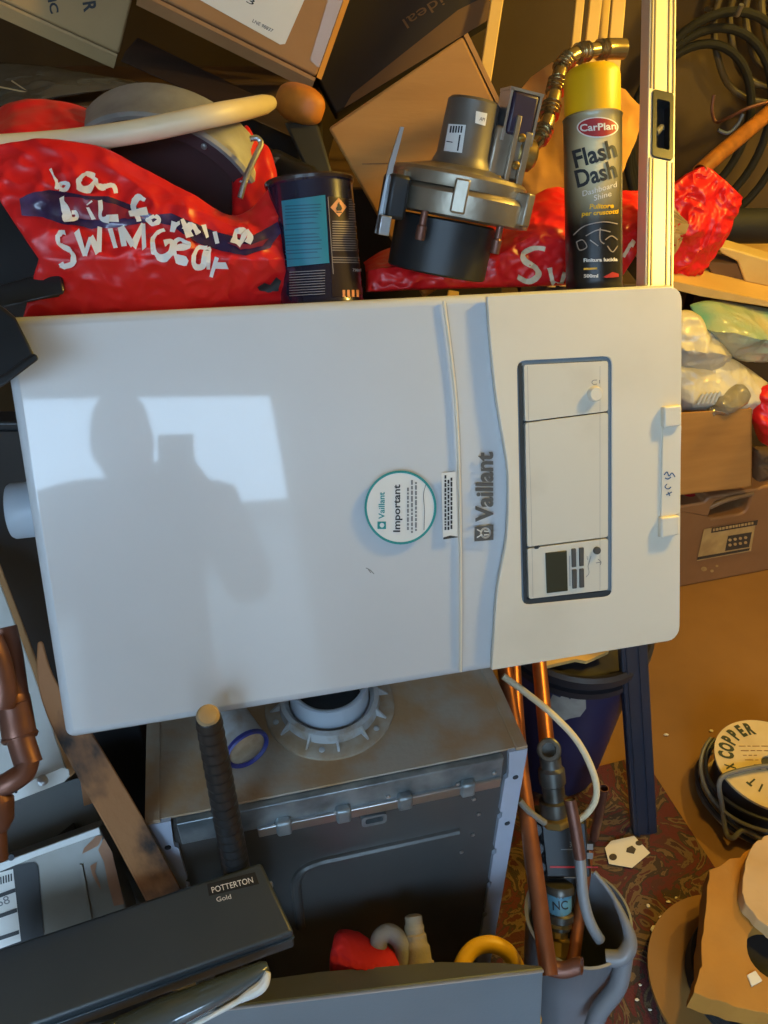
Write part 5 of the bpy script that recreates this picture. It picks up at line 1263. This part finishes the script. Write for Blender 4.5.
# ================================================================== RIGHT BACKGROUND
cA = onZ(676, 588, 0); cB = onZ(775, 569, 0); cx_ = (cB-cA).normalized(); cy_ = V((-cx_.y, cx_.x, 0)); CW = .46; CHt = .335
c0_ = cA - cx_*.08
def kp(x, y, z): return c0_ + cx_*x + cy_*y + Z*z
Tc = thing('tool_case', kp(CW/2, .06, 0), 'dusty brown plastic tool case standing upright on the floor beyond the white boiler', 'tool case')
hx0, hx1 = (onP(714, 500, cA, cy_)-c0_).dot(cx_), (onP(752, 495, cA, cy_)-c0_).dot(cx_)
hole = rrect(hx0, CHt-.085, hx1, CHt-.022, .018)
bm = NB(); plate(bm, [[(0, 0.001), (CW, 0.001), (CW, CHt-.01), (CW-.01, CHt), (hx1+.03, CHt), (hx1+.02, CHt-.004), (hx0-.02, CHt-.004), (hx0-.03, CHt-.02), (.01, CHt-.02), (0, CHt-.03)], hole], lambda x, y, w: kp(x, w, y), 0, .11); tcb = finish(bm, 'shell', M_case, Tc, bevel=.006)
bm = NB(); tube(bm, spline([kp(hx0-.004, .004, CHt-.045), kp(hx0+.02, -.004, CHt-.026), kp((hx0+hx1)/2, -.006, CHt-.016), kp(hx1, .0, CHt-.016)], 6), .007, 10); finish(bm, 'handle', M_casehandle, Tc)
tf = flat(kp(0, -.002, 0), cy_, .0008); tf2 = flat(kp(0, -.002, 0), cy_, .0016)
bm = NB(); add_poly(bm, [[(704, 529), (756, 521), (751, 551), (697, 561)]], tf); finish(bm, 'label', M_caselabel, Tc)
bm = NB(); add_poly(bm, [[(712, 528), (758, 520), (757, 525), (711, 533)]], tf2); add_poly(bm, [[(728, 536), (752, 532), (749, 547), (725, 551)]], tf2); add_poly(bm, [[(698, 557), (750, 548), (749, 550.5), (697, 560)]], tf2); finish(bm, 'label_blocks', M_paperdark, Tc)
bm = NB(); tf3 = flat(kp(0, -.002, 0), cy_, .0024)
x = 713
while x < 754:
    l = random.uniform(1.5, 3); yb = 531.5-(x-712)*.174; add_poly(bm, [[(x, yb), (x+l, yb-l*.17), (x+l, yb-2.6-l*.17), (x, yb-2.6)]], tf3); x += l+.8
finish(bm, 'label_marks', M_caselabel, Tc); bm = NB()
for k in range(8): add_poly(bm, [circle(730+(k % 4)*5.2, 540-(k % 4)*.8+(k//4)*5, 1.7, 10, 1.5)], tf3)
finish(bm, 'label_marks', M_caselabel, Tc)
bm = NB(); add_poly(bm, [circle(704, 569, 3, 10, 2.4)], tf2); add_poly(bm, [circle(712, 571, 1.8, 10, 1.5)], tf2); add_poly(bm, [circle(717, 566, 1.5, 10, 1.2)], tf2); finish(bm, 'paint_spot', M_caselabel, Tc)
rt = thing('red_tool', kp(.09, .05, CHt-.02), 'small red plastic lump on the left shoulder of the brown tool case', 'tool')
bm = NB(); bmesh.ops.create_uvsphere(bm, u_segments=20, v_segments=12, radius=1, matrix=Matrix.Translation(onP(688, 497, kp(0, .05, 0), cy_)) @ Matrix.Diagonal((.032, .03, .016, 1))); finish(bm, 'body', M_redcloth, rt)

kb = kp(0, .0, 0)
kA, kB = onP(683, 493, kp(0, -.03, 0), cy_), onP(752, 486, kp(0, -.03, 0), cy_)
kz0 = .345; kz1 = onP(715, 411, kp(0, -.03, 0), cy_).z
xa, xb = (kA-c0_).dot(cx_)-.04, (kB-c0_).dot(cx_)
Kb = thing('cardboard_box', kp((xa+xb)/2, .1, kz0), 'tan carton full of plastic standing on the brown tool case', 'box')
def kbox(b, x0, x1, y0, y1, z0, z1): box(b, kp((x0+x1)/2, (y0+y1)/2, (z0+z1)/2), cx_, cy_, Z, (x1-x0, y1-y0, z1-z0))
def kb_(b):
    F = [kq(672, 496, -.03), kq(752, 487, -.03), kq(752, 409, -.03), kq(672, 414, -.03)]; dz_ = cy_*.21; t = .004
    for a_, b2 in ((0, 1), (1, 2), (2, 3), (3, 0)):
        if (a_, b2) == (2, 3): continue
        prism(b, [F[a_], F[b2], F[b2]+dz_, F[a_]+dz_], (sum(F, V())/4-(F[a_]+F[b2])/2).normalized()*t)
    prism(b, F, cy_*t); prism(b, [p+dz_ for p in F], cy_*t)
def kq(x, y, w): return onP(x, y, kp(0, w, 0), cy_)
mk('carton', M_kraftwarm, kb_, Kb, smooth=0)
def kq(x, y, w): return onP(x, y, kp(0, w, 0), cy_)
def bagthing(name, label, cat, rows, m, part='sheet', bf=.05, bb=.05, amp=.012, sc=14, seed=1):
    t = thing(name, min((p for r in rows for p in r), key=lambda p: p.z), label, cat)
    b = NB(); pillow(b, rows, -cy_, bf, bb, amp, sc, seed, 44, 30); finish(b, part, m, t, smooth=55); return t
bagthing('white_plastic_bag', 'crumpled pale plastic bag overflowing the tan carton', 'bag', [[kq(676, 366, .05), kq(700, 362, .06), kq(725, 356, .06), kq(745, 366, .06), kq(764, 380, .05)], [kq(676, 395, .03), kq(700, 396, .03), kq(725, 394, .03), kq(745, 395, .03), kq(762, 396, .03)], [kq(678, 418, .06), kq(700, 420, .06), kq(722, 420, .06), kq(738, 420, .06), kq(750, 418, .06)]], M_polywhite, seed=4)
bottle = thing('plastic_bottle', kq(715, 408, .0), 'clear plastic bottle poking from the pale bag above the tan carton', 'bottle')
bm = NB(); lathe(bm, kq(728, 402, -.02), (kq(716, 406, -.02)-kq(732, 396, -.02)), [(.02, -.05), (.03, -.035), (.03, .02), (.012, .04), (.012, .05)], 24); finish(bm, 'body', M_clear, bottle)
bm = NB(); q_ = kq(698, 404, -.02)
for k in range(5): tube(bm, [q_+cx_*(.012*k), q_+cx_*(.012*k+.004)+Z*.022, q_+cx_*(.012*k+.008)+Z*.026], .0035, 8)
finish(bm, 'ribbed_neck', M_offwhite, bottle)
bagthing('grey_plastic_bag', 'crumpled greyish bag wedged beside the end of the white boiler', 'bag', [[kq(672, 312, .10), kq(690, 310, .10), kq(706, 322, .10), kq(722, 344, .09)], [kq(672, 345, .06), kq(692, 344, .05), kq(710, 346, .05), kq(726, 352, .06)], [kq(674, 372, .08), kq(692, 372, .08), kq(708, 372, .08), kq(720, 370, .08)]], M_polywhite, seed=8, bf=.035)
bagthing('teal_plastic_bag', 'pale green and cream plastic sack under the plywood board', 'bag', [[kq(690, 305, .14), kq(706, 300, .14), kq(730, 302, .14), kq(755, 306, .13), kq(785, 312, .12)], [kq(700, 325, .07), kq(716, 325, .06), kq(738, 328, .06), kq(758, 332, .06), kq(790, 336, .06)], [kq(714, 345, .09), kq(724, 354, .09), kq(745, 360, .09), kq(765, 360, .09), kq(790, 358, .09)]], M_polyteal, seed=11, bf=.045)
bagthing('red_plastic_bag', 'glossy red bag at the right edge beside the tan carton', 'bag', [[kq(756, 392, .0), kq(770, 384, .0), kq(790, 384, .0)], [kq(753, 420, -.02), kq(770, 420, -.02), kq(790, 420, -.02)], [kq(758, 440, .0), kq(772, 446, .0), kq(790, 446, .0)]], M_red, seed=13, bf=.03)
rbl = thing('rubble_bag', kq(762, 470, .03), 'dark lumpy bag between the tool case and the red bag at the right edge', 'bag')
bm = NB(); pillow(bm, [[kq(752, 446, .06), kq(770, 446, .06), kq(792, 446, .06)], [kq(752, 488, .05), kq(770, 484, .05), kq(792, 480, .05)]], -cy_, .03, .03, .012, 26, 17, 30, 24); finish(bm, 'sheet', M_kraftdark2, rbl, smooth=50)
# plywood board (bench top) and things on it
by = 1.86
bz_ = onY(720, 296, by).z
Pb = thing('side_bench', (1.2, 2.0, 0), 'pale plywood topped bench standing at the right behind the plastic bags', 'bench')
pq = [onZ(664, 284, bz_), onZ(704, 284, bz_), onZ(775, 297, bz_), onZ(830, 306, bz_)]
mk('worktop', M_plywood, lambda b: prism(b, [onY(660, 286, 1.86), onY(700, 296, 1.86), onY(770, 309, 1.86), onY(840, 318, 1.86), onY(840, 318, 1.86)+V((0, .45, .03)), onY(660, 286, 1.86)+V((0, .45, .0))], Z*.018), Pb, smooth=0)
for x in (.92, 1.5): mk('leg', M_darkwood, lambda b: abox(b, x, x+.05, 2.22, 2.28, 0, .84), Pb, smooth=0)
yp = thing('cream_bracket', onY(740, 285, 2.0), 'cream moulded plastic part lying on the plywood bench at right', 'plastic part')
ya = lambda x, y, w=0: onY(x, y, 1.96+w)
bm = NB(); prism(bm, [ya(716, 246), ya(735, 250), ya(775, 262), ya(775, 288), ya(745, 282), ya(738, 262), ya(722, 254)], V((0, .05, .01))); finish(bm, 'shell', M_creamplastic, yp, bevel=.004)
bm = NB(); prism(bm, [ya(706, 262, .01), ya(738, 264, .01), ya(745, 283, .01), ya(775, 292, .01), ya(775, 298, .01), ya(716, 282, .01)], V((0, .06, .01))); finish(bm, 'grille', M_kraftdark2, yp, bevel=.003)
bm = NB()
for k in range(8): box(bm, ya(740+k*4.5, 284+k*1.2, -.004), X, Y, Z, (.005, .006, .008))
finish(bm, 'teeth', M_creamplastic, yp)
# red bag by the level, taped pipe, coils
R3 = thing('red_sack', onY(690, 285, 1.95), 'red crumpled sack standing on the plywood bench right of the spirit level', 'bag')
y3 = lambda x, y, w=0.0: onY(x, y, 1.95+w)
bm = NB(); pillow(bm, [[y3(664, 188), y3(690, 172), y3(705, 166), y3(722, 178), y3(741, 196)], [y3(664, 230, -.03), y3(685, 228, -.04), y3(700, 226, -.04), y3(714, 228, -.03), y3(728, 232, -.02)], [y3(664, 284), y3(674, 284), y3(684, 283), y3(692, 280), y3(700, 272)]], -Y, .02, .03, .012, 20, 21, 70, 60); s3 = finish(bm, 'sheet', M_red, R3, smooth=50)
s3f = surf(s3, .002); bm = NB(); add_poly(bm, [[(664, 204), (672, 203), (680, 214), (678, 226), (682, 240), (676, 252), (668, 262), (664, 262)]], s3f, sub=6); finish(bm, 'yellow_print', M_creamstrip, R3)
tag(mk('lagged_pipe', M_lagging, lambda b: tube(b, spline([onY(700, 172, 1.95), onY(716, 157, 2.0), onY(745, 133, 2.1), onY(790, 95, 2.25)], 6), .019, 16, hollow=.002)), 'taped copper pipe slanting up to the right edge above the red sack', 'pipe')
cc = onY(778, 4, 2.28)
Co = thing('cable_loops', onY(778, 70, 2.28), 'coil of grey brown cable hanging on the back wall at the top right', 'cable')
for k in range(6):
    r = .175-.018*k; ce_ = cc+V((.012*k+.02, -.014*k-.02, .012*k-.01))
    mk('loop', M_coilbrown, lambda b: tube(b, [ce_+V((r*math.cos(2*PI*i/40), .01*math.sin(i), r*1.15*math.sin(2*PI*i/40))) for i in range(41)], .0085, 10), Co)
mk('hook', M_steel, lambda b: tube(b, [cc+V((.04, .118, .19)), cc+V((.04, -.09, .19)), cc+V((.04, -.11, .21))], .006, 8), Co)
C2 = thing('hose_coil', onY(700, 160, 2.2), 'large dark hose coil hanging behind the spirit level at right', 'hose')
c2c = onY(706, 128, 2.20)
for k in range(3):
    r = .255-.034*k
    mk('loop', M_coilblack, lambda b: tube(b, [c2c+V((-.02*k+r*.8*math.cos(2*PI*i/44), .012*k-.02, r*math.sin(2*PI*i/44))) for i in range(45)], .0105, 10), C2)
mk('hook', M_steel, lambda b: tube(b, [c2c+V((0, .178, .25)), c2c+V((0, -.04, .25)), c2c+V((0, -.05, .27))], .006, 8), C2)
tag(mk('loose_wire', M_copperdull, lambda b: tube(b, spline([onY(714, 95, 2.15), onY(712, 110, 2.15), onY(716, 122, 2.15), onY(728, 118, 2.12), onY(748, 108, 2.1), onY(775, 100, 2.1)], 6), .004, 8)), 'thin brown wire curling above the taped copper pipe', 'wire')
tag(mk('loose_wire', M_glasswire, lambda b: tube(b, spline([onY(718, 130, 2.0), onY(728, 133, 2.0), onY(738, 124, 2.0), onY(743, 114, 2.0)], 6), .004, 8)), 'thin blue grey wire beside the taped copper pipe', 'wire')
bt = thing('black_bottle', onY(745, 240, 2.1), 'black cylindrical canister lying on the bench behind the red sack', 'canister')
bm = NB(); lathe(bm, onY(724, 226, 2.12), X, [(.02, -.02), (.045, 0), (.045, .14), (.04, .15)], 24); finish(bm, 'body', M_rubber, bt)
bm = NB(); lathe(bm, onY(724, 226, 2.12), X, [(.012, -.05), (.018, -.045), (.018, -.018)], 16); finish(bm, 'cap', M_blackplastic, bt)
# cream plastic strips leaning at the back
strips = [((500, -20), (488, 60), .011, 1.56, 'cream strip left of the rest, leaning beside the dark printed carton'),
          ((584, -40), (574, 60), .008, 1.60, 'leftmost cream strip of the bundle behind the spray can cap'),
          ((600, -40), (589, 62), .011, 1.60, 'second cream strip of the bundle behind the spray can cap'),
          ((609, -40), (600, 62), .009, 1.66, 'third, set back cream strip of the bundle behind the spray can cap'),
          ((622, -40), (613, 70), .012, 1.60, 'rightmost cream strip of the bundle behind the spray can cap')]
for (a, b_, w, yy, lab) in strips:
    p_t = onY(a[0], a[1], yy+.05); p_b = onY(b_[0], b_[1], yy); dd = (p_b-p_t).normalized(); p_b = p_b+dd*((p_b.z-(1.022 if yy > 0 else 0))/abs(dd.z))
    p_b2 = p_b
    sd = dd.cross(Y).normalized()
    mm = NB(); box(mm, (p_t+p_b2)/2, sd, dd, sd.cross(dd), (w*2, (p_b2-p_t).length, .008)); so = finish(mm, 'plastic_strip', M_creamstrip, bevel=.002)
    tag(so, lab, 'strip', 'cream strips leaning at the back')
# low cabinet carrying the strips right of the bench
Cb = thing('base_cabinet', (.5, 1.66, 0), 'dark cabinet in shadow behind the spirit level', 'cabinet')
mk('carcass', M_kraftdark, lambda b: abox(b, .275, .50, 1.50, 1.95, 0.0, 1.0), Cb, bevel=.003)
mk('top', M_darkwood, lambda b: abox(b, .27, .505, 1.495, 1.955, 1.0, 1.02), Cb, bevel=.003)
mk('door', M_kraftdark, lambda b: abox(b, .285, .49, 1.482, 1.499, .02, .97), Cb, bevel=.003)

# ================================================================== PHOTOGRAPHER (seen only as a reflection in the white boiler)
Ph = thing('person', (-.085, -.42, 0), 'person in a dark jacket holding up a phone, mirrored in the white boiler front', 'person')
def skin(name, verts, edges, m, parent, sub=2):
    me = bpy.data.meshes.new(name); off = world_loc(parent)
    me.from_pydata([V(v[0])-off for v in verts], edges, []); me.materials.append(m)
    o = bpy.data.objects.new(name, me); COL.objects.link(o); o.parent = parent
    md = o.modifiers.new('skin', 'SKIN'); md.use_smooth_shade = True
    for i, v in enumerate(me.skin_vertices[0].data):
        r = verts[i][1]; v.radius = r if isinstance(r, tuple) else (r, r); v.use_root = (i == 0)
    s = o.modifiers.new('soft', 'SUBSURF'); s.levels = sub; s.render_levels = sub
    return o
x0 = -.085; y0 = -.42
ph_c = V((-.03, -.13, 1.395)); hR = ph_c + CR*.050 + CD*.04 - CF*.02; hL = ph_c - CR*.050 + CD*.04 - CF*.02
zo = .055
bv = [((x0, y0, .90), (.150, .105)), ((x0, y0-.005, 1.06), (.140, .10)), ((x0, y0-.01, 1.23), (.165, .105)), ((x0, y0, 1.39), (.13, .08)), ((x0, y0+.01, 1.455), .056), ((x0, y0+.02, 1.49), (.056, .062)), ((x0, y0+.03, 1.53), (.076, .092)), ((x0, y0+.03, 1.59), (.078, .090)), ((x0, y0+.025, 1.635), (.045, .05)),
      ((x0+.205, y0, 1.385), .062), ((x0+.25, y0+.06, 1.15), .045), (tuple(hR-CF*.05+V((.02, -.02, -.04))), .030),
      ((x0-.205, y0, 1.385), .062), ((x0-.24, y0+.06, 1.15), .045), (tuple(hL-CF*.05+V((-.02, -.02, -.04))), .030),
      ((x0+.095, y0, .82), .090), ((x0+.105, y0+.01, .48), .058), ((x0+.11, y0-.02, .09), .042), ((x0+.115, y0+.12, .035), .034),
      ((x0-.095, y0, .82), .090), ((x0-.105, y0+.01, .48), .058), ((x0-.11, y0-.02, .09), .042), ((x0-.115, y0+.12, .035), .034),
      (tuple(hR), (.018, .034)), (tuple(hL), (.018, .034))]
be = [(0, 1), (1, 2), (2, 3), (3, 4), (4, 5), (5, 6), (6, 7), (7, 8), (3, 9), (9, 10), (10, 11), (3, 12), (12, 13), (13, 14), (0, 15), (15, 16), (16, 17), (17, 18), (0, 19), (19, 20), (20, 21), (21, 22), (11, 23), (14, 24)]
def addfingers(i_root, h, s):
    for k in range(4):
        p0 = h + CD*(-.022+.015*k) - CR*(.006*s); p1 = p0 - CR*(.030*s) + CF*.012; p2 = p0 - CR*(.050*s if k < 3 else .042*s) + CF*.016
        n0 = len(bv); bv.append((tuple(p1-CF*.020), .0085)); bv.append((tuple(p2-CF*.022), .0078)); be.append((i_root, n0)); be.append((n0, n0+1))
    n0 = len(bv); bv.append((tuple(h - CD*.03 - CF*.012), .010)); bv.append((tuple(h - CD*.05 - CR*.02*s - CF*.012), .009)); be.append((i_root, n0)); be.append((n0, n0+1))
addfingers(23, hR, 1); addfingers(24, hL, -1)
skin('body', bv, be, M_skin, Ph)
jv = [(bv[1][0], (.158, .118)), (bv[2][0], (.172, .122)), (bv[3][0], (.150, .094)), (bv[4][0], (.070, .066)), (bv[9][0], .085), (bv[10][0], .062), (tuple(V(bv[11][0])-V((0, .03, .03))), .042), (bv[12][0], .085), (bv[13][0], .062), (tuple(V(bv[14][0])-V((0, .03, .03))), .042), ((x0, y0, .88), (.165, .122))]
skin('jacket', jv, [(10, 0), (0, 1), (1, 2), (2, 3), (2, 4), (4, 5), (5, 6), (2, 7), (7, 8), (8, 9)], M_jacket, Ph)
tv_ = [((x0, y0, .92), (.158, .115))] + [(bv[i][0], r) for i, r in ((15, .100), (16, .070), (17, .058), (19, .100), (20, .070), (21, .058))]
skin('trousers', tv_, [(0, 1), (1, 2), (2, 3), (0, 4), (4, 5), (5, 6)], M_jeans, Ph)
hv = [((x0, y0+.0, 1.50), (.070, .05)), ((x0, y0-.01, 1.565), (.084, .072)), ((x0, y0+.02, 1.645), (.072, .075)), ((x0, y0+.07, 1.645), (.055, .04))]
skin('hair', hv, [(0, 1), (1, 2), (2, 3)], M_hair, Ph)
bm = NB()
for s in (-1, 1): bmesh.ops.create_uvsphere(bm, u_segments=12, v_segments=8, radius=.012, matrix=Matrix.Translation((x0+s*.032, y0+.112, 1.555)))
finish(bm, 'eyes', M_ink, Ph)
bm = NB(); tube(bm, [V((x0, y0+.112, 1.56)), V((x0, y0+.128, 1.528)), V((x0, y0+.118, 1.522))], [.008, .013, .008], 10); finish(bm, 'nose', M_skin, Ph)
bm = NB(); tube(bm, [V((x0-.022, y0+.105, 1.492)), V((x0, y0+.113, 1.491)), V((x0+.022, y0+.105, 1.492))], [.003, .006, .003], 8); finish(bm, 'mouth', M_pink, Ph)
Pn = thing('mobile_phone', tuple(ph_c+CD*.07), 'black mobile phone held up by the person behind the viewpoint', 'phone')
bm = NB(); box(bm, ph_c-CF*.006, CR, CD, CF, (.074, .150, .008)); finish(bm, 'body', M_phone, Pn, bevel=.003)
bm = NB(); box(bm, ph_c-CF*.0105, CR, CD, CF, (.068, .142, .001)); finish(bm, 'screen', M_lcd, Pn)

# ================================================================== LAMP, WORLD, CAMERA
def bulb_lamp(pos, watts, label):
    pos = V(pos)
    t = thing('ceiling_lamp', (pos.x, pos.y, RH), label, 'lamp')
    b = NB(); bmesh.ops.create_uvsphere(b, u_segments=20, v_segments=14, radius=.03, matrix=Matrix.Translation(pos)); finish(b, 'bulb', M_bulb, t)
    b = NB(); lathe(b, pos+Z*.025, Z, [(.016, 0), (.02, .01), (.02, .05), (.008, .06)], 20); finish(b, 'holder', M_blackplastic, t)
    b = NB(); tube(b, [pos+Z*.08, V((pos.x, pos.y, RH))], .003, 8); finish(b, 'flex', M_blackplastic, t)
    li = bpy.data.lights.new('bulb_light', 'POINT'); li.energy = watts; li.color = (1.0, 0.65, 0.10); li.shadow_soft_size = .05
    lo = bpy.data.objects.new('bulb_light', li); COL.objects.link(lo); lo.location = pos - Z*.05
bulb_lamp((.80, .92, 1.80), 33, 'bare warm bulb hanging low over the right end of the white boiler')
bulb_lamp((1.55, 1.65, 2.15), 60, 'added warm bulb, out of view in the back right corner, lighting the floor and tool case')  # unseen bulb, added to brighten the floor and right-hand pile
pt = bpy.data.lights.new('doorway_portal', 'AREA'); pt.shape = 'RECTANGLE'; pt.size = DX1-DX0; pt.size_y = DZ; pt.cycles.is_portal = True
po = bpy.data.objects.new('doorway_portal', pt); COL.objects.link(po); po.location = ((DX0+DX1)/2, RY0-.05, DZ/2); po.rotation_euler = (math.radians(90), 0, 0)
w = bpy.data.worlds.new('sky'); S.world = w; w.use_nodes = True
bg = w.node_tree.nodes['Background']; bg.inputs['Color'].default_value = (.48, .72, 1.0, 1); bg.inputs['Strength'].default_value = 15.5
cd = bpy.data.cameras.new('camera'); cd.sensor_fit = 'VERTICAL'; cd.sensor_height = 36; cd.lens = 36*F_PX/1024; cd.clip_start = .01
co = bpy.data.objects.new('camera', cd); COL.objects.link(co); co.location = CAM
co.rotation_euler = (math.radians(90)-PITCH, 0, 0)
S.camera = co
S.view_settings.view_transform = 'Standard'; S.view_settings.look = 'None'; S.view_settings.exposure = 0; S.view_settings.gamma = 1
try: S.view_settings.use_curve_mapping = False
except Exception: pass
S.cycles.max_bounces = 6
